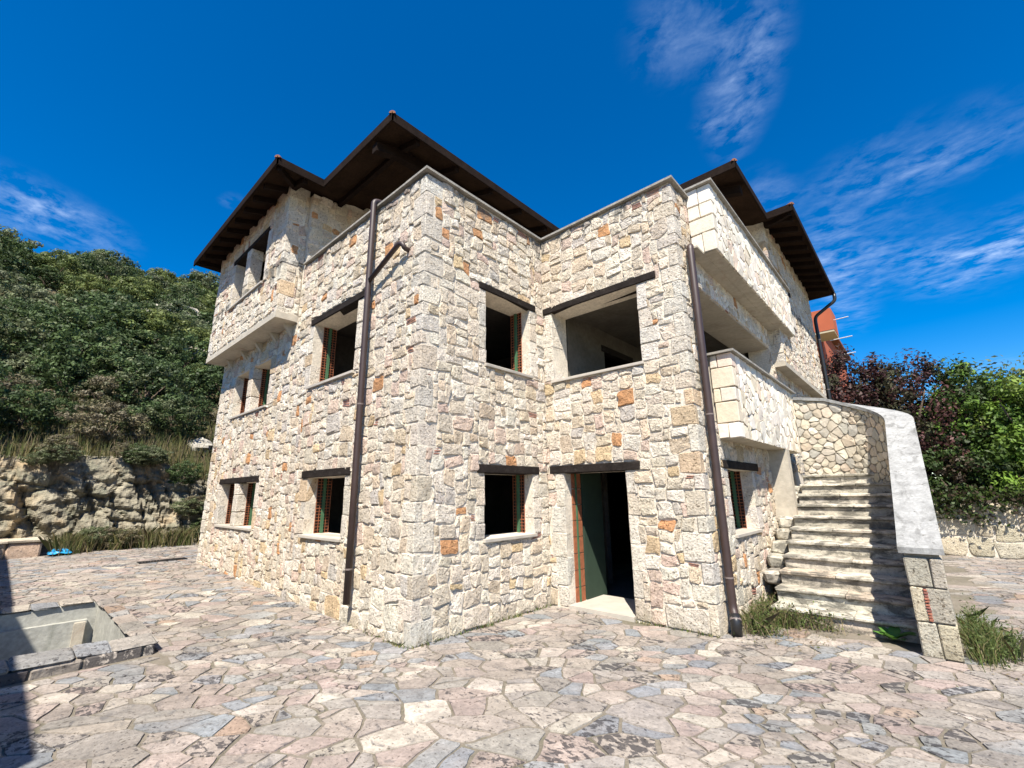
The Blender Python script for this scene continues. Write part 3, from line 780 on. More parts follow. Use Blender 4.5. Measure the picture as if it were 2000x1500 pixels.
# terrace floor
tf = MB(); tf.box((-3.95, .35, 5.09), (-.35, 7.9, 5.13)); tf.box((-.35, YB+.35, 5.09), (2.6, 7.9, 5.12)); tf.build('terrace_floor', m_plaster, house)
# porch on the first floor
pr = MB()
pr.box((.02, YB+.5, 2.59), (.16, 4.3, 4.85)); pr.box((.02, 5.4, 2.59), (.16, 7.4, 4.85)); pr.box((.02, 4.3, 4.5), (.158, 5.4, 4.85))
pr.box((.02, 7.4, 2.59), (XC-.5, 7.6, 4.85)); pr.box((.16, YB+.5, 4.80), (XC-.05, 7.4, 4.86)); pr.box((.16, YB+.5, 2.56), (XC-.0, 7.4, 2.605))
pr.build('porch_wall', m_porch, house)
MB().box((.0, 4.2, 4.36), (.175, 5.5, 4.49)).build('porch_lintel', m_beam, house)
# band above the porch opening, plastered underneath
crazy(Frame((XC, 0, 0), (0, 1, 0), (1, 0, 0)), 3.24, 7.4, 4.67, 5.09, wR, slabs, 203, .10, .22)
MB().box((XC-.62, 3.24, 4.64), (XC-.02, 7.39, 4.662)).build('porch_soffit', m_plaster, house)
MB().box((XC-.45, 5.95, .9), (2.74, 6.15, 2.35)).build('stair_pier', m_plaster, house)
# behind the doorway
dr_ = MB(); dr_.box((.26, YB+.44, 0), (.36, 3.56, 2.2)); dr_.build('green_panel', m_board, house)
jb = MB()
for k in range(8):
    z = .03+k*.24; jb.box((.325, YB+.18, z), (.345, YB+.25, z+.228)); jb.box((.325, YB+.29, z), (.355, YB+.40, z+.228))
jb.build('brick_jamb', m_clay, door)
MB().box((.325, YB+.255, .03), (.36, YB+.285, 1.94)).build('frame_upright', m_green, door)
MB().box((.33, YB-.02, -.02), (1.37, YB+.9, .055)).build('threshold', m_sill, door)
br = bpy.data.meshes.new('brick'); vs, fs = chamfer_box((0, 0, 0), (.285, .10, .135), .006, .002); br.from_pydata(vs, [], fs); br.materials.append(m_clay)
pw = MB().box((.3, 5.32, 0), (XC-.5, 5.42, 2.3)).build('partition', m_mortar, house)
for j in range(11):
    for i in range(5):
        o = bpy.data.objects.new('brick', br); o.location = (.36+i*.3+(.15 if j % 2 else 0), 5.235, .02+j*.15); link(o, pw)

# ------------------------------------------------------------------ roof
roof = empty('roof', house)
xs = sorted(set([round(v, 3) for v in np.arange(-8.95, 3.32, .24)]+[p[0] for p in EAVE])); ys = sorted(set([round(v, 3) for v in np.arange(-.91, 13.4, .24)]+[p[1] for p in EAVE]))
def roof_sheet(off, name, mat, flip):
    mb = MB(); idx = {}
    def vid(i, j):
        if (i, j) not in idx: idx[(i, j)] = len(mb.v); mb.v.append((xs[i], ys[j], soff(xs[i], ys[j])+off))
        return idx[(i, j)]
    for i in range(len(xs)-1):
        for j in range(len(ys)-1):
            if in_eave((xs[i]+xs[i+1])/2, (ys[j]+ys[j+1])/2):
                q = (vid(i, j), vid(i+1, j), vid(i+1, j+1), vid(i, j+1)); mb.f.append(q[::-1] if flip else q)
    return mb.build(name, mat, roof)
roof_sheet(0, 'soffit', m_soffit, True); roof_sheet(.13, 'tiles', m_tile, False)
for i in range(len(EAVE)-1):
    (ax, ay), (bx, by) = EAVE[i], EAVE[i+1]
    if i == len(EAVE)-2: continue
    t = .016
    lo = (min(ax, bx)-t, min(ay, by)-t, ZE-.035); hi = (max(ax, bx)+t, max(ay, by)+t, ZE+.125)
    lo = (lo[0]+(.0007*i), lo[1]-.0007*i, lo[2]-.0006*i); MB().box(lo, hi).build('fascia', m_wood, roof)
def rafter(p, q, wd=.085, dp=.12, drop=0., name='rafter', n=6):
    p = Vector((*p, 0)); q = Vector((*q, 0)); d = (q-p).normalized(); sd = Vector((-d.y, d.x, 0))*wd/2; mb = MB()
    for k in range(n+1):
        c = p+(q-p)*k/n; z = soff(c.x, c.y)+.004-drop
        for s1_, z1_ in ((-1, 0), (1, 0), (1, -dp), (-1, -dp)): mb.v.append((c.x+sd.x*s1_, c.y+sd.y*s1_, z+z1_))
    for k in range(n):
        for e in range(4): mb.f.append((k*4+e, k*4+(e+1) % 4, k*4+4+(e+1) % 4, k*4+4+e))
    mb.f += [(3, 2, 1, 0), tuple(n*4+e for e in range(4))]
    return mb.build(name, m_wood, roof)
x = -8.7
while x < -4.2: rafter((x, -.84), (x, -.38), n=2); x += .56
rafter((-3.47, -.84), (-4.0, -.36), n=3, name='hip_rafter'); rafter((-3.47, -.35), (-4.05, -.35), n=2)
for y in (.55, 1.45, 2.35, 3.25, 4.15): rafter((-1.07, y), (-3.9, y), n=10)
for x in (-1.7, -2.6, -3.3): rafter((x, .05), (x, .5), n=2) if False else None
rafter((-1.6, .03), (-1.6, 6.6), wd=.14, dp=.17, drop=.10, name='purlin', n=14)
for x in (-.2, .7, 1.6): rafter((x, 5.1), (x, 7.85), n=8)
rafter((-3, 5.65), (2.72, 5.65), wd=.14, dp=.17, drop=.10, name='purlin', n=14)
y = 7.7
while y < 13.2: rafter((3.24, y), (2.66, y), n=2); y += .56
rafter((3.24, 7.39), (2.66, 7.9), n=3, name='hip_rafter')
for x, y, dx, dy in ((-3.43, -.88, -.7, .7), (-1.03, .01, -.7, .7), (2.77, 5.06, -.7, .7), (3.28, 7.35, -.7, .7)):
    hc = MB(); vs = []; L_ = .45
    for k in range(2):
        for a in range(7):
            th = math.pi*a/6; ox, oy = -dy, dx; r = .055
            vs.append((x-dx*.06+dx*L_*k+ox*r*math.cos(th), y-dy*.06+dy*L_*k+oy*r*math.cos(th), ZE+.10+.3*.7*L_*k+r*math.sin(th)))
    hc.add(vs, [(a, a+1, a+8, a+7) for a in range(6)]+[tuple(range(7))]); hc.build('hip_tile', m_tile, roof)

# finish the masonry
split_pieces(stones, 'stone', m_stone, lambda p: p['w'], house, 'rubble_masonry', 300, smooth=False)
split_pieces(slabs, 'facing_slab', m_smooth, lambda p: p['w'], house, 'slab_facing', 120, smooth=False)
tag(chips.build('brick_chips', m_chip, house, False), kind='stuff')

# ------------------------------------------------------------------ rain pipes (each one thing)
def arc(p0, p1, p2, n=6):
    p0, p1, p2 = Vector(p0), Vector(p1), Vector(p2)
    return [p0*(1-t)**2+p1*2*t*(1-t)+p2*t*t for t in [i/n for i in range(n+1)]]
def bands(par, x, y, zs, r):
    for z in zs: MB().tube([(x, y, z-.010), (x, y, z+.010)], r+.004, 14).build('band', m_clip, par)
p1 = empty('rain_pipe', loc=(0, 0, 0)); tag(p1, 'tall brown rain pipe on the left facade with a slanting branch', 'rain pipe')
x, y = -1.25, -.10
MB().tube(arc((x, .12, 6.20), (x, y, 6.24), (x, y, 6.12), 7)+[(x, y, 4), (x, y, 2), (x, y, .30)], .046, 14).build('pipe', m_pipe, p1, True)
MB().tube([(-.36, .06, 4.985), (-.36, -.07, 5.0)]+arc((-.36, -.09, 5.01), (-.37, -.12, 5.10), (-.48, -.12, 5.075), 6)+[(-1.2, -.105, 4.80)], .036, 12).build('branch', m_pipe, p1, True)
bands(p1, x, y, (2.9, .72), .046)
p2 = empty('rain_pipe'); tag(p2, 'brown rain pipe at the right corner ending in a black elbow', 'rain pipe')
x, y = 2.52, 2.83
MB().tube(arc((2.44, y+.28, 5.02), (x, y+.02, 5.22), (x, y, 5.04), 8)+[(x, y, 3.5), (x, y, 2), (x, y, .42)]+arc((x, y, .34), (x, y, .25), (x+.035, y-.06, .2), 4), .050, 14).build('pipe', m_pipe, p2, True)
MB().tube([(x+.03, y-.05, .215), (x+.045, y-.085, .16), (x+.045, y-.10, .012)], .06, 14).build('elbow', m_black, p2, True)
bands(p2, x, y, (2.63, .62), .050)
MB().tube([(x+.036, y-.065, .175), (x+.043, y-.082, .155)], .066, 14).build('band', m_clip, p2)
p3 = empty('rain_pipe'); tag(p3, 'black rain pipe from the far right eaves down the wall end', 'rain pipe')
MB().tube([(3.31, 13.2, 7.62), (3.31, 13.2, 7.50)]+arc((3.31, 13.2, 7.46), (3.3, 13.2, 7.36), (3.18, 13.19, 7.30), 4)+arc((2.80, 13.12, 7.02), (2.72, 13.1, 6.95), (2.72, 13.1, 6.8), 4)+[(2.72, 13.1, 4), (2.72, 13.1, 1.0)], .05, 12).build('pipe', m_black, p3, True)
bands(p3, 2.72, 13.1, (6.2, 4.6), .05)

# ------------------------------------------------------------------ outside stair
stair = empty('stone_staircase', loc=(0, 0, 0)); tag(stair, 'weathered outdoor stone stair with curved parapet climbing beside the house', 'staircase')
random.seed(5); SX0, SX1, SY, ST, SR = 2.72, 4.20, 3.71, .337, .1735
STEP = [(.6, (.45, .415, .345)), (.3, (.50, .465, .39)), (.1, (.46, .39, .31))]
for k in range(13):
    y0 = SY+ST*k; z1 = SR*(k+1)+.01; x1 = SX1-.0
    mb = MB(); st = MB()
    vs, fs = chamfer_box((SX0, y0+.02, z1-SR-.06), (x1, y0+ST+.14, z1-.045), .008, .004); mb.add(vs, fs, (*pick(STEP), 0)); o = mb.build('step', m_step, stair)
    xs_ = [SX0-.012, SX0+(x1-SX0)*random.uniform(.35, .65), x1]
    for i in range(2):                                   # tread slabs
        vs, fs = chamfer_box((xs_[i]+.002, y0-.022, z1-.045), (xs_[i+1]-.002, y0+ST+.05, z1+random.uniform(-.003, .003)), .009, .004); MB().add(vs, fs, (*pick(STEP), 0)).build('tread', m_step, o)
    if 2 <= k <= 9:
        vs, fs = chamfer_box((XC+.03, y0+.10, z1-SR-.05), (SX0-.02, y0+ST+.30, z1-.03+random.uniform(-.03, .01)), .03, .02); MB().add(vs, fs, (*pick(STEP), 0)).build('side_block', m_step, stair)
sb = MB()
for k in range(3, 13): y0 = SY+ST*k; sb.box((SX0+.03, y0+.05, 0), (SX1-.02, y0+ST+.05, SR*k-.03))
sb.build('stair_body', m_mortar, stair)
# parapet: straight run, quarter turn, landing
PW = .31
path = []
for i in range(13): yy = 3.25+(6.35-3.25)*i/12; path.append((4.325, yy, .96+.545*(yy-3.2)))
r_ = 1.05
for i in range(1, 11):
    th = math.pi/2*i/10; path.append((4.325-r_*(1-math.cos(th)), 6.35+r_*math.sin(th), .96+.545*3.15+.545*r_*th*.72))
zend = path[-1][2]
for i in range(1, 5): xx = 4.325-r_-(4.325-r_-2.74)*i/4; path.append((xx, 6.35+r_, zend+.10*i/4))
def strip(off_a, off_b, zlo, zhi, cut0=0.):
    """wall along the path between two offsets"""
    mb = MB(); n = len(path)
    for i, (x, y, z) in enumerate(path):
        a = Vector(path[max(0, i-1)][:2]); b = Vector(path[min(n-1, i+1)][:2]); d = (b-a).normalized(); nn = Vector((-d.y, d.x))
        if i == 0: y -= cut0
        for o_, zz in ((off_a, zlo(z)), (off_b, zlo(z)), (off_b, zhi(z)), (off_a, zhi(z))): mb.v.append((x+nn.x*o_, y+nn.y*o_, zz))
    for i in range(n-1):
        for e in range(4): mb.f.append((i*4+e, i*4+(e+1) % 4, i*4+4+(e+1) % 4, i*4+4+e))
    mb.f += [(3, 2, 1, 0), tuple((n-1)*4+e for e in range(4))]
    return mb
strip(-PW/2+.02, PW/2-.02, lambda z: 0, lambda z: z).build('parapet', m_bed, stair)
strip(-PW/2-.025, PW/2+.025, lambda z: z+.0, lambda z: z+.06, .06).build('cap', m_cap, stair, False)
random.seed(9)
for (z0, z1, xs_) in ((0, .33, (4.17, 4.33, 4.48)), (.33, .66, (4.17, 4.29, 4.48)), (.66, .955, (4.17, 4.37, 4.48))):
    for i in range(len(xs_)-1):
        vs, fs = chamfer_box((xs_[i]+.004, 3.215, z0+.005), (xs_[i+1]-.004, 3.6, z1-.005), .010, .005); MB().add(vs, fs, (*pick([(1, (.52, .46, .34)), (1, (.48, .44, .36))]), 0)).build('pillar_block', m_stone, stair)
ch = MB()
for k in range(11): vs, fs = chamfer_box((4.277, 3.206, .345+k*.028), (4.312, 3.24, .366+k*.028), .003, .003); ch.add(vs, fs, (*random.choice([(.30, .12, .08), (.24, .1, .08)]), 0))
ch.build('brick_chips', m_chip, stair)
class PathFrame:
    """inner face of the turning parapet"""
    def __init__(s, off): 
        s.off = off; s.acc = [0]
        for i in range(1, len(path)): s.acc.append(s.acc[-1]+(Vector(path[i])-Vector(path[i-1])).xy.length)
    def at(s, a):
        a = max(0, min(s.acc[-1]-1e-4, a)); i = 0
        while s.acc[i+1] <= a: i += 1
        t = (a-s.acc[i])/(s.acc[i+1]-s.acc[i]); A, B = Vector(path[i]), Vector(path[i+1]); d = (B-A).xy.normalized()
        return A+(B-A)*t, Vector((-d.y, d.x))
    def __call__(s, a, z, n=0.): p, nn = s.at(a); return (p.x+nn.x*(s.off+n), p.y+nn.y*(s.off+n), z)
    def flip(s): return True
pf = PathFrame(PW/2-.012); sst = []; rnd = random.Random(77); random.seed(77)
pts = [p for p in scatter(1.6, pf.acc[-1], .5, 3.5, .09, .27, 18, rnd)]
for p, poly in zip(pts, voronoi(pts, .75, .011, [(1, 0, pf.acc[-1])])):
    if not poly: continue
    top = pf.at(p[0])[0].z
    q = pf.at(p[0]+.1)[0].z; sl_ = (q-top)/.1
    poly = clip(poly, -sl_, 1, top-sl_*p[0]-.012)
    if len(poly) < 3 or area(poly) < .003 or p[1] > top: continue
    ol = rough_outline(poly, .1, .012, 5, .3)
    if len(ol) < 3: continue
    r = stone_piece(pf, ol, .006*rnd.uniform(.3, 1.6), None, ring=.97)
    if r: sst.append(dict(v=r[0], f=r[1], c=(*pick([(.4, (.47, .42, .33)), (.3, (.52, .47, .385)), (.15, (.48, .40, .31)), (.15, (.38, .36, .31))]), 0), a=seen_area(r[0])))
split_pieces(sst, 'facing_stone', m_smooth, lambda p: stair, stair, 'parapet_facing', 120, smooth=False)

# ------------------------------------------------------------------ sunken basin
basin = empty('sunken_basin', loc=(0, 0, 0)); tag(basin, 'sunken concrete basin with a low flagstone rim in the paving', 'basin')
mb = MB(); D_ = -1.15; t = .12
mb.box((PX0-t, PY0-t, D_-.1), (PX1+t, PY1+t, D_)); mb.build('floor', m_concrete, basin)
mb = MB()
mb.box((PX0-t, PY0-t, D_), (PX0, PY1+t, PZ-.04)); mb.box((PX1, PY0-t, D_), (PX1+t, PY1+t, PZ-.042)); mb.box((PX0, PY1, D_), (PX1, PY1+t, PZ-.041)); mb.box((PX0, PY0-t, D_), (PX1, PY0, PZ-.041))
mb.build('side_wall', m_concrete, basin)
MB().box((PX0+.0, PY0, D_), (PX0+.09, PY1-.10, -.08)).build('shutter_panel', m_concrete, basin)
MB().box((PX0+.09, PY1-.24, D_), (PX0+.15, PY1-.12, -.10)).build('post', m_plaster, basin)
rb = MB(); rb.box((PX1+.121, PY0, -.02), (PX1+.40, PY1+.10, PZ-.038)); rb.box((PX0-.35, PY0, -.0), (PX0-.121, PY1+.1, PZ-.039)); rb.build('rim', m_joint, basin)
random.seed(31)
def rim_slabs(x0, x1, y0, y1, axis, wd):
    a = y0 if axis else x0
    e = y1 if axis else x1
    while a < e-.05:
        L_ = min(random.uniform(.25, .55), e-a)
        if e-a-L_ < .12: L_ = e-a
        lo = (x0, a+.006, PZ-.035) if axis else (a+.006, y0, PZ-.035); hi = (x1, a+L_-.006, PZ+random.uniform(-.006, .008)) if axis else (a+L_-.006, y1, PZ+random.uniform(-.006, .008))
        vs, fs = chamfer_box(lo, hi, .016, .014); MB().add(vs, fs, (*pick(PAVE), random.random()*.4)).build('rim_stone', m_pave, basin); a += L_
rim_slabs(PX1-.03, PX1+.42, PY0, PY1+.16, 1, 0); rim_slabs(PX0-.4, PX0+.03, PY0, PY1+.16, 1, 0); rim_slabs(PX0+.035, PX1-.035, PY1-.03, PY1+.17, 0, 0)
y = PY0                                                   # upright stones of the front face
while y < PY1+.1:
    L_ = random.uniform(.3, .6); vs, fs = chamfer_box((PX1+.38, y+.006, .0), (PX1+.425, min(PY1+.13, y+L_)-.006, PZ-.038), .012, .008); MB().add(vs, fs, (*pick(PAVE), random.random())).build('rim_face_stone', m_pave, basin); y += L_

# drain grate in the paving
gr = empty('drain_grate', loc=(0, 0, 0)); tag(gr, 'dark slotted drain grate set in the paving near the left house end', 'grate')
def Zg(x, y, d=0): return (x, y, zg(x, y)+d)
gz = zg(-9.3, 0)+.018
fr = MB(); fr.box((-9.45, -.95, gz-.02), (-9.15, -.92, gz+.006)); fr.box((-9.45, -.05, gz-.02), (-9.15, -.02, gz+.006)); fr.box((-9.45, -.92, gz-.02), (-9.42, -.05, gz+.005)); fr.box((-9.18, -.92, gz-.02), (-9.15, -.05, gz+.005)); fr.build('frame', m_black, gr)
for k in range(16): MB().box((-9.42, -.91+k*.054, gz-.018), (-9.18, -.88+k*.054, gz+.001)).build('bar', m_black, gr)
MB().box((-9.43, -.93, gz-.022), (-9.17, -.04, gz-.014)).build('channel', m_dark, gr)

# ------------------------------------------------------------------ low planter and blue sheet at the back left
pl = empty('stone_planter', loc=(0, 0, 0)); tag(pl, 'low stone planter half in shade at the far left edge', 'planter')
random.seed(3); PXa = -12.35; gz = zg(PXa, 0)
for k in range(4):
    y1 = -2.42-k*.62; vs, fs = chamfer_box((PXa-1.1, y1-.61, gz-.1), (PXa, y1, gz+.36), .03, .015); MB().add(vs, fs, (*pick([(1, (.42, .32, .24)), (1, (.45, .37, .28))]), .1)).build('block', m_pave, pl)
    vs, fs = chamfer_box((PXa-1.15, y1-.63, gz+.362), (PXa+.04, y1+.02, gz+.42), .012, .008); MB().add(vs, fs, (.46, .40, .31, 0)).build('coping', m_pave, pl)
bl = MB(); n = 9; random.seed(8)
for j in range(n):
    for i in range(n):
        u, v = i/(n-1)-.5, j/(n-1)-.5; x, y = -12.35+u*.5, -2.08+v*.42
        bl.v.append((x+.06*nz(u*6, v*6, 1), y+.08*nz(u*5, v*5, 2), zg(x, y)+.035+max(0, .16*(1-3.2*(u*u+v*v)))*(.6+nz(u*7, v*7, 3))+.02))
bl.f = [(j*n+i, j*n+i+1, (j+1)*n+i+1, (j+1)*n+i) for j in range(n-1) for i in range(n-1)]
o = bl.build('plastic_sheet', m_blue, None, False); tag(o, 'crumpled bright blue plastic sheet beside the planter', 'plastic sheet')

# ------------------------------------------------------------------ hillside behind the yard
HX = -13.1
def cliff_top(y): return 2.75+.45*nz(y*.35, 0, 2)+.25*nz(y*1.1, 3, 2)-.9*max(0, min(1, (y-.2)/2.5))
def hill_z(x, y):
    d = max(0., HX-.9-x); s_ = d+.0
    z = cliff_top(y)+.582*min(s_, 27)+.34*max(0, min(s_-27, 14))-.25*max(0, s_-41)*0
    return z+.9*nz(x*.11, y*.11, 1)*min(1, s_/6)+.25*nz(x*.5, y*.5, 4)*min(1, s_/2)+.20*(y+1)*min(1, s_/18)
hb = MB(); xs_ = [HX-.9-(i/44)**1.5*80 for i in range(45)]; ys_ = [-34+i*1.3 for i in range(66)]
for y in ys_:
    for x in xs_: hb.v.append((x, y, hill_z(x, y)-.03))
n = len(xs_); hb.f = [(j*n+i, (j+1)*n+i, (j+1)*n+i+1, j*n+i+1) for j in range(len(ys_)-1) for i in range(n-1)]
tag(hb.build('hill', m_soil, None, True), kind='structure')
ro = MB(); NY, NZ = 420, 70; Y0, Y1 = -11.0, 20.0
for j in range(NZ+1):
    for i in range(NY+1):
        y = Y0+(Y1-Y0)*i/NY; t = j/NZ; top = cliff_top(y)+.05; z0 = zg(HX, y)-.1; z = z0+(top-z0)*t
        q = Vector((y*1.25+z*.55+.3*nz(y, z, 1), z*.62-y*.18+.3*nz(y, z, 4), 0)); (d0, d1, _, _), pp_ = mnoise.voronoi(q, distance_metric='DISTANCE')[:2]
        crack = max(0, 1-(d1-d0)/.24)**1.5; blk = nz(pp_[0].x*5.1, pp_[0].y*5.1, 9)
        out = .34*blk+.30*nz(y*.5, z*.6, 5)+.16*nz(y*2.3, z*1.7, 6)+.09*nz(y*6, z*5, 7)+.05*nz(y*13, z*11, 8)-.24*crack-.30*max(0, 1-abs(nz(y*1.5+z*.55, z*.12, 11))*6.5)-.12*max(0, 1-abs(nz(y*.5, z*2.2+y*.5, 13))*6)
        x = HX+.10-.95*t**1.25+out*math.sin(math.pi*min(1, .12+t*.9))**.5
        if j == NZ: x = HX-.98
        ro.v.append((x, y, z))
ro.f = [(j*(NY+1)+i, j*(NY+1)+i+1, (j+1)*(NY+1)+i+1, (j+1)*(NY+1)+i) for j in range(NZ) for i in range(NY)]
tag(ro.build('rock_face', m_rock, None, False), kind='structure')

# ------------------------------------------------------------------ vegetation
def leaf_mesh(centers, cols, size, rng, upb=.35, aspect=.55, outward=None):
    """one rhombic leaf at each centre"""
    n = len(centers); nrm = rng.normal(size=(n, 3))
    if outward is not None: nrm = nrm*.55+outward*1.3
    nrm[:, 2] += upb; nrm /= np.linalg.norm(nrm, axis=1)[:, None]
    t = rng.normal(size=(n, 3)); t -= nrm*(t*nrm).sum(1)[:, None]; t /= np.linalg.norm(t, axis=1)[:, None]; b = np.cross(nrm, t)
    s = size*rng.uniform(.6, 1.35, n)[:, None]
    v = np.stack([centers+t*s, centers+b*s*aspect+nrm*s*.12, centers-t*s, centers-b*s*aspect+nrm*s*.12], 1).reshape(-1, 3)
    c = np.concatenate([np.repeat(cols, 4, 0), np.ones((n*4, 1))], 1)
    return v, c
def np_mesh(name, v, c, k, mat, extra=None):
    n = len(v)//k; me = bpy.data.meshes.new(name); me.vertices.add(len(v)); me.vertices.foreach_set('co', v.astype(np.float32).ravel())
    me.loops.add(len(v)); me.loops.foreach_set('vertex_index', np.arange(len(v), dtype=np.int32)); me.polygons.add(n)
    me.polygons.foreach_set('loop_start', np.arange(0, len(v), k, dtype=np.int32)); me.polygons.foreach_set('loop_total', np.full(n, k, dtype=np.int32))
    at = me.color_attributes.new('Col', 'FLOAT_COLOR', 'POINT'); at.data.foreach_set('color', c.astype(np.float32).ravel())
    me.materials.append(mat); me.update(); me.validate(); return me
def crown_mesh(name, seed, rad, nclump, per, leaf, pal, clump=.26, shell=.55, cone=0., flat=0.):
    rng = np.random.default_rng(seed); rx, ry, rz = rad
    d = rng.normal(size=(nclump, 3)); d /= np.linalg.norm(d, axis=1)[:, None]
    r = shell+(1-shell)*rng.random(nclump)**.6
    lump = np.array([1+.30*nz(*(q*1.6+seed*3.1))+.18*nz(*(q*3.7+seed)) for q in d])
    cc = d*(r*lump)[:, None]
    if cone: cc[:, :2] *= (1-cone*(cc[:, 2:3]+1)/2)
    pal_ = np.array(pal); P = []; C = []; O = []
    for q in cc:
        k = int(per*rng.uniform(.6, 1.4)); cr_ = clump*rng.uniform(.6, 1.3)
        o = rng.normal(size=(k, 3)); o /= np.linalg.norm(o, axis=1)[:, None]; p = q+o*(cr_*rng.random((k, 1))**.45)*np.array([1, 1, .75])
        base = pal_[rng.integers(len(pal_))]*rng.uniform(.7, 1.3)
        P.append(p); O.append(o); C.append(np.clip(base*rng.uniform(.72, 1.28, (k, 1)), .004, .9))
    P = np.concatenate(P)*np.array([rx, ry, rz]); C = np.concatenate(C); O = np.concatenate(O)
    v, c = leaf_mesh(P, C, leaf, rng, .35, .5, O)
    return np_mesh(name, v, c, 4, m_leaf)
def stem_mesh(seed, h, spread, r, n=5):
    rnd = random.Random(seed); mb = MB()
    for i in range(n):
        a = rnd.uniform(0, 6.28); e = rnd.uniform(.3, 1)*spread
        mb.tube([(0.04*math.cos(a), .04*math.sin(a), -.1), (e*.35*math.cos(a), e*.35*math.sin(a), h*.45), (e*math.cos(a+.3), e*math.sin(a+.3), h)], [r, r*.65, r*.25], 6)
    me = bpy.data.meshes.new('stems'); me.from_pydata(mb.v, [], mb.f); me.materials.append(m_bark); return me
DARK = [(.058, .092, .032), (.075, .112, .038), (.046, .072, .027)]
OLIVE = [(.135, .158, .078), (.155, .172, .098), (.11, .138, .066)]
BRIGHT = [(.130, .165, .048), (.155, .185, .058), (.105, .14, .045)]
DRY = [(.19, .165, .10), (.155, .135, .088), (.135, .135, .07)]
protos = []
for i, (pal, nm, desc) in enumerate(((DARK, 'evergreen_shrub', 'dense dark evergreen shrub on the hillside left of the house'), (OLIVE, 'olive_shrub', 'grey-green shrub on the hillside left of the house'), (DARK+OLIVE[:1], 'evergreen_shrub', 'dense dark evergreen shrub on the hillside left of the house'),
                                     (BRIGHT, 'green_shrub', 'yellowish green shrub on the hillside left of the house'), (OLIVE+DARK, 'olive_shrub', 'grey-green shrub on the hillside left of the house'), (DRY, 'dry_shrub', 'brownish half-dry shrub on the hillside left of the house'))):
    cm = crown_mesh('foliage', 40+i, (1, 1, .86), 105, 58, .052, pal, .23, .62)
    protos.append((nm, desc, cm, stem_mesh(60+i, .8, .55, .05)))
def put_shrub(k, x, y, z, s, rz, sz=1.):
    nm, desc, cm, sm = protos[k]; pp = pix((x, y, z+s))
    if pp is None or pp[0] > 455+60*s or pp[0] < -240: return
    up_ = pp[1]; px_ = pp[0]
    band = ('on the skyline' if up_ < 505 else 'just below the skyline' if up_ < 560 else 'high on the slope' if up_ < 625 else 'halfway up the slope' if up_ < 700 else 'low on the slope' if up_ < 800 else 'at the edge of the bank' if up_ < 905 else 'clinging to the rock face')
    side = ('at the left picture edge' if px_ < 60 else 'left of the hill middle' if px_ < 170 else 'at the hill middle' if px_ < 260 else 'right of the hill middle' if px_ < 350 else 'hard against the house')
    desc = ('large ' if s > 1.35 else 'small ' if s < .85 else '')+desc.split(' on the')[0]+' '+band+', '+side
    root = empty(nm, None, (x, y, z)); root.rotation_euler = (0, 0, rz); root.scale = (s, s, s*sz)
    tag(root, desc, 'shrub', nm.replace('_', ' ')+'s on the hillside')
    f = bpy.data.objects.new('foliage', cm); f.location = (0, 0, .72); link(f, root); link(bpy.data.objects.new('stem', sm), root)
rnd = random.Random(19); d = 1.0
while d < 52:
    x0 = HX-.9-d; dist = CAM.x-x0; ya, yb = CAM.y-.13*dist-2, CAM.y+.27*dist+1.5
    st = 1.55+.026*d; y = ya+rnd.uniform(0, st)
    while y < yb:
        x = x0+rnd.uniform(-.7, .7); yy = y+rnd.uniform(-.4, .4)
        if d < 4 and yy > .3 and rnd.random() < .35: y += st; continue
        if d < 1.8 and rnd.random() < .15: y += st; continue
        nn = nz(x*.12, yy*.12, 8)
        if d < 6: k = rnd.choice((0, 2, 2, 1, 5))
        elif d < 20: k = rnd.choice((0, 0, 2, 1, 4, 0, 3)) if nn < .15 else rnd.choice((1, 4, 2, 0))
        else: k = rnd.choice((1, 4, 3, 3, 0)) if nn > -.1 else rnd.choice((0, 2, 3, 4))
        s = rnd.choice((rnd.uniform(.65, 1.0), rnd.uniform(.9, 1.35), rnd.uniform(1.2, 1.75))) if d > 3 else rnd.uniform(.55, 1.0)
        if rnd.random() < .12: s *= 1.35
        put_shrub(k, x, yy, hill_z(x, yy)-.1, s, rnd.uniform(0, 6.28), rnd.uniform(.8, 1.15)); y += st*rnd.uniform(.8, 1.3)
    d += 1.4+.024*d
# pale outcrops on the hill
def boulder(x, y, s, seed, lab):
    mb = MB(); n, m = 16, 9
    for j in range(m+1):
        for i in range(n):
            th = 2*math.pi*i/n; ph = math.pi*j/m; q = Vector((math.sin(ph)*math.cos(th), math.sin(ph)*math.sin(th), math.cos(ph)))
            k = 1+.35*nz(q.x*1.5+seed, q.y*1.5, q.z*1.5)+.2*nz(q.x*4, q.y*4+seed, q.z*4)
            mb.v.append((x+q.x*s[0]*k, y+q.y*s[1]*k, hill_z(x, y)+s[2]*.25+q.z*s[2]*k))
    mb.f = [(j*n+i, (j+1)*n+i, (j+1)*n+(i+1) % n, j*n+(i+1) % n) for j in range(m) for i in range(n)]
    tag(mb.build('boulder', m_pale, None, False), lab, 'boulder')
m_pale = surf('pale rock', (.40, .37, .31), mott=((1.5, .25), (8, .2)), bump=((6, .8, .08), (25, .6, .03)), stain=(2, .5, .7, (.17, .165, .14), .6))
boulder(-33.5, 2.6, (1.6, 2.3, 1.0), 3, 'wide pale rock outcrop high on the hill by the eaves')
boulder(-31, 3.8, (1.2, 1.4, .8), 9, 'pale rock outcrop just left of the upper bay wall')
boulder(-27.5, -2.6, (1.0, 1.3, .9), 5, 'small pale rock among the shrubs at the left edge')
boulder(-24.5, 2.2, (.8, 1.0, .6), 15, 'pale rock showing between shrubs halfway up the hill')
boulder(-20.5, -.4, (.6, .8, .5), 17, 'small pale rock between dark shrubs low on the hill')
boulder(-15.7, 1.4, (.4, .5, .3), 7, 'grey stone on the bank above the cut rock')
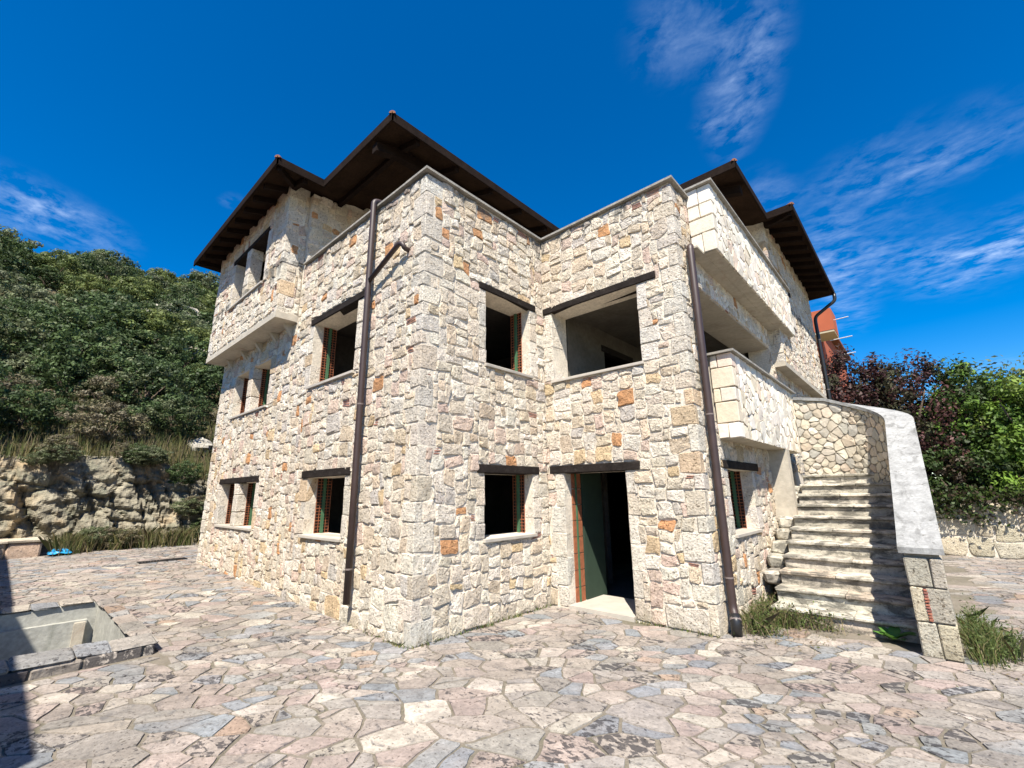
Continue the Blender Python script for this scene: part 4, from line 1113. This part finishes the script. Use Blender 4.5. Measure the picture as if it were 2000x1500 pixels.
# grasses
def blades(spots, rng, hgt, wid, pal, lean=.5):
    n = len(spots); h = hgt*rng.uniform(.45, 1.2, n)[:, None]; a = rng.uniform(0, 6.28, n); b = rng.uniform(0, 6.28, n)
    ln = np.stack([np.cos(a), np.sin(a), np.zeros(n)], 1)*h*lean*rng.uniform(.1, 1, n)[:, None]; sd = np.stack([np.cos(b), np.sin(b), np.zeros(n)], 1)*wid
    up = np.array([0, 0, 1.])*h; m = spots+ln*.3+up*.6; t = spots+ln+up*.98
    v = np.stack([spots-sd, spots+sd, m+sd*.7, t, m-sd*.7], 1).reshape(-1, 3)
    p = np.array(pal)[rng.integers(len(pal), size=n)]*rng.uniform(.75, 1.25, (n, 1))
    return v, np.concatenate([np.repeat(p, 5, 0), np.ones((n*5, 1))], 1)
rng = np.random.default_rng(4)
DRYG = [(.22, .18, .085), (.16, .15, .06), (.11, .125, .045), (.20, .16, .10), (.08, .10, .03), (.09, .11, .035)]
y = rng.uniform(-2.2, 9, 15000); x = HX+.28+np.abs(rng.normal(0, .30, 15000))-.15+.15*np.sin(y*2); sp = np.stack([x, y, np.array([zg(a, 0) for a in x])-.02], 1)
sp = sp[np.array([nz(b*1.3, a*2, 5)+.4*nz(b*4, a*4, 2) > -.12 for a, b, _ in sp])]; v, c = blades(sp, rng, .55, .007, DRYG, .9); o = bpy.data.objects.new('dry_grass', np_mesh('dry_grass', v, c, 5, m_grass)); link(o); tag(o, 'strip of dry and green grass along the foot of the cut rock', 'grass', kind='stuff')
y = rng.uniform(-6, 9, 16000); x = HX-.75-rng.random(16000)**1.6*4.5
keep = (rng.random(16000) < np.clip(.65+.2*(y+.5), .5, 1)); x, y = x[keep], y[keep]
sp = np.stack([x, y, np.array([hill_z(a, b) for a, b in zip(x, y)])-.03], 1)
v, c = blades(sp, rng, .5, .008, DRYG); o = bpy.data.objects.new('bank_grass', np_mesh('bank_grass', v, c, 5, m_grass)); link(o); tag(o, 'dry grass and weeds on the bank above the cut rock', 'grass', kind='stuff')
# low growth clinging to the rock on the right of the cut
rnd = random.Random(55)
for i in range(34):
    yy = rnd.choice((rnd.uniform(.2, 4.5), rnd.uniform(.0, 3.0), rnd.uniform(-3, 1))); t = rnd.uniform(.05, .95) if yy > .1 else rnd.choice((.06, .1, .9, .97))
    top = cliff_top(yy); put_shrub(rnd.choice((1, 4, 5, 5, 0, 1)), HX+.30-.9*t, yy, zg(HX, yy)+top*t-.12, rnd.uniform(.22, .5), i*1.3, rnd.uniform(.6, 1))
# weeds by the stair
def weed(name, label, spots, h, pal, seed, bush=0, leafpal=None):
    rng = np.random.default_rng(seed); root = empty(name); tag(root, label, 'weeds')
    pts = []
    for cx, cy, sx, sy, n in spots: pts.append(np.stack([rng.normal(cx, sx, n), rng.normal(cy, sy, n), np.zeros(n)], 1))
    v, c = blades(np.concatenate(pts), rng, h, .0032, pal, 1.1); link(bpy.data.objects.new('blades', np_mesh('blades', v, c, 5, m_grass)), root)
    if bush:
        P = []
        for cx, cy, sx, sy, n in spots: P.append(np.stack([rng.normal(cx, sx*.9, bush), rng.normal(cy, sy*.9, bush), np.abs(rng.normal(0, h*.42, bush))+.02], 1))
        P = np.concatenate(P); C = np.array(leafpal)[rng.integers(len(leafpal), size=len(P))]*rng.uniform(.7, 1.3, (len(P), 1)); v, c = leaf_mesh(P, C, .017, rng, .4, .45)
        link(bpy.data.objects.new('leaves', np_mesh('leaves', v, c, 4, m_leaf)), root)
GW = [(.11, .15, .04), (.14, .17, .05), (.08, .115, .03), (.24, .20, .10)]
weed('weed_clump', 'green and straw-coloured weeds between the rain pipe and the lowest steps', [(2.70, 3.18, .08, .14, 330), (2.86, 3.50, .13, .08, 300), (2.62, 3.45, .06, .18, 260), (3.15, 3.62, .18, .05, 90), (2.58, 3.9, .05, .2, 200), (2.78, 3.0, .1, .1, 60)], .24, GW+[(.2, .15, .09), (.28, .23, .13)], 5, 520, [(.075, .11, .025), (.10, .13, .035), (.055, .075, .02), (.11, .085, .05)])
weed('weed_clump', 'feathery green weeds at the foot of the stair pillar, right side', [(4.64, 3.55, .06, .16, 420), (4.70, 3.95, .09, .22, 420), (4.62, 4.5, .06, .3, 300), (4.85, 3.8, .08, .2, 90)], .25, GW, 6, 600, [(.075, .11, .03), (.095, .125, .04), (.06, .085, .025)])
rng = np.random.default_rng(12); bp_ = MB(); random.seed(12)
for k in range(9):
    a = k*.75+random.uniform(-.2, .2); L_ = random.uniform(.14, .24); wd = L_*.26; el = random.uniform(.25, .8); vs = []
    for i in range(5):
        t = i/4; rr = L_*t; zz = .02+L_*(el*t*1.7-.9*el*t*t); ww = wd*math.sin(math.pi*min(.97, .1+t*.9))
        px_, py_ = 3.93+rr*math.cos(a), 3.60+rr*math.sin(a)*.7
        vs += [(px_-ww*math.sin(a), py_+ww*math.cos(a), zz+.01), (px_, py_, zz), (px_+ww*math.sin(a), py_-ww*math.cos(a), zz+.01)]
    bp_.add(vs, [(3*i+j, 3*i+3+j, 3*i+4+j, 3*i+1+j) for i in range(4) for j in (0, 1)], (.09, .20, .04, 1))
tag(bp_.build('broadleaf_weed', m_leaf, None, True), 'small broad-leaved weed at the bottom of the stair', 'weed')
rng = np.random.default_rng(41); n = 420
P = np.concatenate([np.stack([rng.normal(2.95, .35, n), rng.normal(3.15, .28, n), np.full(n, .022)], 1), np.stack([rng.normal(4.8, .22, n//2), rng.normal(3.7, .45, n//2), np.full(n//2, .022)], 1)])
P = P[~((P[:, 0] < XC+.02) | (P[:, 1] > 3.68) & (P[:, 0] < 4.5) | (P[:, 0] > 4.15) & (P[:, 0] < 4.5) & (P[:, 1] > 3.2))]
C = np.array([(.20, .15, .09), (.16, .12, .07), (.25, .2, .12), (.11, .12, .05)])[rng.integers(4, size=len(P))]; v, c = leaf_mesh(P, C, .016, rng, 2.5, .4)
o = bpy.data.objects.new('leaf_litter', np_mesh('leaf_litter', v, c, 4, m_leaf)); link(o); tag(o, 'dead leaves and straw lying round the weeds by the stair', 'leaf litter', kind='stuff')
# moss and grass in the joint along the house foot
P = []
for fr_, a, b, n in ((FL, -3.5, .0, 260), (FA, 0, YB, 240), (FB, 1.4, XC, 90)):
    for _ in range(n): s_ = random.uniform(a, b); P.append(fr_(s_, .0, random.uniform(.0, .06)))
P = np.array(P); v, c = blades(P, rng, .055, .005, GW, 1.2); o = bpy.data.objects.new('joint_moss', np_mesh('joint_moss', v, c, 5, m_grass)); link(o); tag(o, 'short moss and grass along the foot of the walls', 'grass', kind='stuff')

# ------------------------------------------------------------------ right side: retaining wall, trees, neighbours
rw = empty('retaining_wall', loc=(0, 0, 0)); tag(rw, 'low pale stone retaining wall below the trees on the right', 'wall')
FW = Frame((0, 12.85, 0), (1, 0, 0), (0, -1, 0)); mb = MB(); core(mb, FW, 2.75, 11.5, -.2, 1.26, [], .5); wo = mb.build('wall_core', m_mortar, rw)
ws = []; wc = MB(); RUBs = RUB
RUB = [(.5, (.53, .47, .35)), (.3, (.58, .53, .42)), (.2, (.47, .42, .33))]
rubble(FW, 2.75, 11.5, 0, 1.27, [], dict(o=rw, vis=True), ws, wc, 301, grow=2.1); RUB = RUBs
split_pieces(ws, 'stone', m_stone, lambda p: rw, rw, 'rubble_masonry', 150)
if wc.v: tag(wc.build('brick_chips', m_chip, rw), kind='stuff')
bank = MB(); bx = [2.0, 4, 6, 8, 12, 30]; by = [13.3, 15, 20, 40, 90]
for y in by:
    for x in bx: bank.v.append((x, y, 1.15+.02*(y-13)))
bank.f = [(j*6+i, j*6+i+1, (j+1)*6+i+1, (j+1)*6+i) for j in range(4) for i in range(5)]
tag(bank.build('bank', m_earth), kind='structure')
PLUM = [(.060, .030, .030), (.075, .034, .034), (.045, .030, .026), (.05, .048, .026), (.10, .045, .042)]
GREEN = [(.10, .18, .028), (.14, .23, .036), (.075, .13, .024), (.18, .25, .05)]
MIX = [(.040, .070, .020), (.055, .040, .025), (.048, .082, .018), (.034, .052, .018)]
def tree(name, label, x, y, z, rad, cz, pal, seed, ncl, per, leaf, th, cone=0., clump=.24):
    t = empty(name, None, (x, y, z)); tag(t, label, 'tree')
    c = bpy.data.objects.new('crown', crown_mesh('crown', seed, rad, ncl, per, leaf, pal, clump, .35, cone)); c.location = (0, 0, cz); link(c, t)
    rnd = random.Random(seed); mb = MB(); mb.tube([(0, 0, -.2), (.04, .03, th*.4), (-.03, .05, th)], [.13, .10, .08], 9)
    for k in range(6):
        a = k*1.05+rnd.uniform(-.3, .3); e = rad[0]*rnd.uniform(.4, .8); h = cz+rad[2]*rnd.uniform(-.2, .6)
        mb.tube([(-.02, .04, th*rnd.uniform(.6, 1)), (e*.45*math.cos(a), e*.45*math.sin(a), th+(h-th)*.6), (e*math.cos(a), e*math.sin(a), h)], [.06, .035, .012], 6)
    mb.build('trunk', m_bark, t, True)
tree('plum_tree', 'dark purple-leaved tree beside the right end of the house', 2.75, 14.6, 1.1, (1.5, 1.3, 2.25), 2.3, PLUM, 301, 230, 110, .055, 1.0)
tree('plum_tree', 'purple-leaved tree behind the top of the stair parapet', 4.3, 14.4, 1.1, (1.45, 1.3, 2.3), 2.15, PLUM+[(.05, .055, .025)], 302, 230, 110, .055, .9)
tree('mixed_tree', 'slender tree with green top among the purple leaves', 5.6, 14.4, 1.1, (1.15, 1.1, 2.3), 1.75, MIX+GREEN[:3], 303, 210, 100, .055, .8, .25)
tree('green_tree', 'bright green leafy tree at the right edge', 6.65, 14.1, 1.1, (1.35, 1.2, 2.0), 1.5, GREEN, 304, 210, 100, .058, .7)
tree('green_tree', 'green tree partly cut off by the right picture edge', 8.3, 14.9, 1.1, (1.5, 1.3, 2.0), 1.6, GREEN+DARK, 305, 180, 95, .058, .7)
tree('green_tree', 'darker green tree further behind the right-hand trees', 7.4, 17.5, 1.2, (2.6, 1.6, 2.2), 2.0, DARK+BRIGHT, 306, 180, 95, .07, .8)
tree('hedge_shrub', 'low dark bush behind the retaining wall, next to the stair parapet', 4.9, 13.6, 1.1, (1.2, .6, 1.1), .7, MIX, 307, 150, 95, .05, .3)
tree('hedge_shrub', 'low green bush on top of the retaining wall at the right', 6.9, 13.6, 1.1, (1.3, .6, .9), .6, GREEN+MIX, 308, 150, 95, .05, .3)
tree('hedge_shrub', 'low purple bush behind the wall beside the house end', 3.3, 13.7, 1.1, (1.0, .6, 1.2), .8, PLUM+MIX, 309, 140, 95, .05, .3)
rng = np.random.default_rng(33); P = []; 
for cx, zt_, ln, n in ((4.9, 1.5, .55, 520), (5.25, 1.55, .75, 420), (4.55, 1.4, .4, 380), (6.0, 1.5, .35, 420), (6.8, 1.55, .3, 420), (4.0, 1.5, .5, 420), (3.4, 1.6, .5, 420), (7.6, 1.5, .3, 380)):
    P.append(np.stack([rng.normal(cx, .24, n), rng.normal(12.86, .14, n)-.08, zt_-rng.random(n)**1.5*ln+rng.normal(0, .1, n)], 1))
P = np.concatenate(P); C = np.array([(.04, .07, .018), (.06, .09, .02), (.035, .045, .018), (.05, .035, .022)])[rng.integers(4, size=len(P))]*rng.uniform(.7, 1.3, (len(P), 1))
v, c = leaf_mesh(P, C, .05, rng, .2, .55); o = bpy.data.objects.new('hanging_vine', np_mesh('hanging_vine', v, c, 4, m_leaf)); link(o); tag(o, 'leafy growth spilling over the top of the retaining wall', 'vine', kind='stuff')
# orange house far behind
oh = empty('orange_house', loc=(-3, 32, 0)); tag(oh, 'orange rendered house with a jutting balcony seen past the far eaves', 'house')
def opart(name, m, a, b): return MB().box(a, b).build(name, m, oh, offset=(-3, 32, 0))
opart('wall', m_orange, (-9, 28.4, -.1), (1.2, 40, 11.55)); opart('balcony', m_orange, (-9, 26.6, 10.42), (2.05, 28.39, 11.70)); opart('balcony_soffit', m_beige, (-9, 26.62, 10.30), (2.03, 28.38, 10.418))
opart('roof', m_tile, (-9.4, 29.6, 11.62), (1.6, 40.5, 11.8))
for z in (11.1, 9.95, 9.0): MB().tube([(1.7, 27.2, z), (2.75, 27.0, z-.02)], .028, 6).build('clothes_rail', m_metal, oh, offset=(-3, 32, 0))
# overhead wire and its pole beyond the picture edge
def ray(a, b, dist): d = fwd*FPX+cr*(a-1000)-cu*(b-750); return CAM+d.normalized()*dist
A_, B_ = ray(1700, 752, 46), ray(2250, 686, 40); pts = []
for i in range(17): t = i/16; q = A_.lerp(B_, t); pts.append((q.x, q.y, q.z-.5*4*t*(1-t)*.5))
tag(MB().tube(pts, .018, 5).build('overhead_wire', m_black), 'thin overhead wire crossing the sky at the right edge', 'wire')
pole = empty('utility_pole', None, (B_.x, B_.y, 0)); tag(pole, 'wooden pole carrying the overhead wire beyond the right edge', 'pole')
MB().tube([(0, 0, -.3), (0, 0, B_.z+.5)], [.14, .10], 10).build('post', m_bark, pole); MB().box((-.7, -.05, B_.z-.08), (.7, .05, B_.z+.02)).build('crossarm', m_bark, pole)
# low building left of the camera, whose shadow lies along the left of the yard
nb = empty('neighbouring_building', loc=(-5, -7.6, 0)); tag(nb, 'low rendered building beside the yard, casting the shade at the left edge', 'building')
def npart(name, m, a, b): return MB().box(a, b).build(name, m, nb, offset=(-5, -7.6, 0))
npart('wall', m_white, (-14.3, -10.5, -.1), (1.5, -5.6, 4.35)); npart('roof', m_tile, (-14.75, -10.9, 4.36), (1.8, -5.35, 4.5))
npart('door', m_wood, (-3.5, -5.6, 0.02), (-2.5, -5.56, 2.1))
for x in (-9, -6, -.8): npart('window', m_glass, (x, -5.6, 1.1), (x+1.1, -5.57, 2.2)); npart('sill', m_sill, (x-.06, -5.6, 1.04), (x+1.16, -5.5, 1.09))
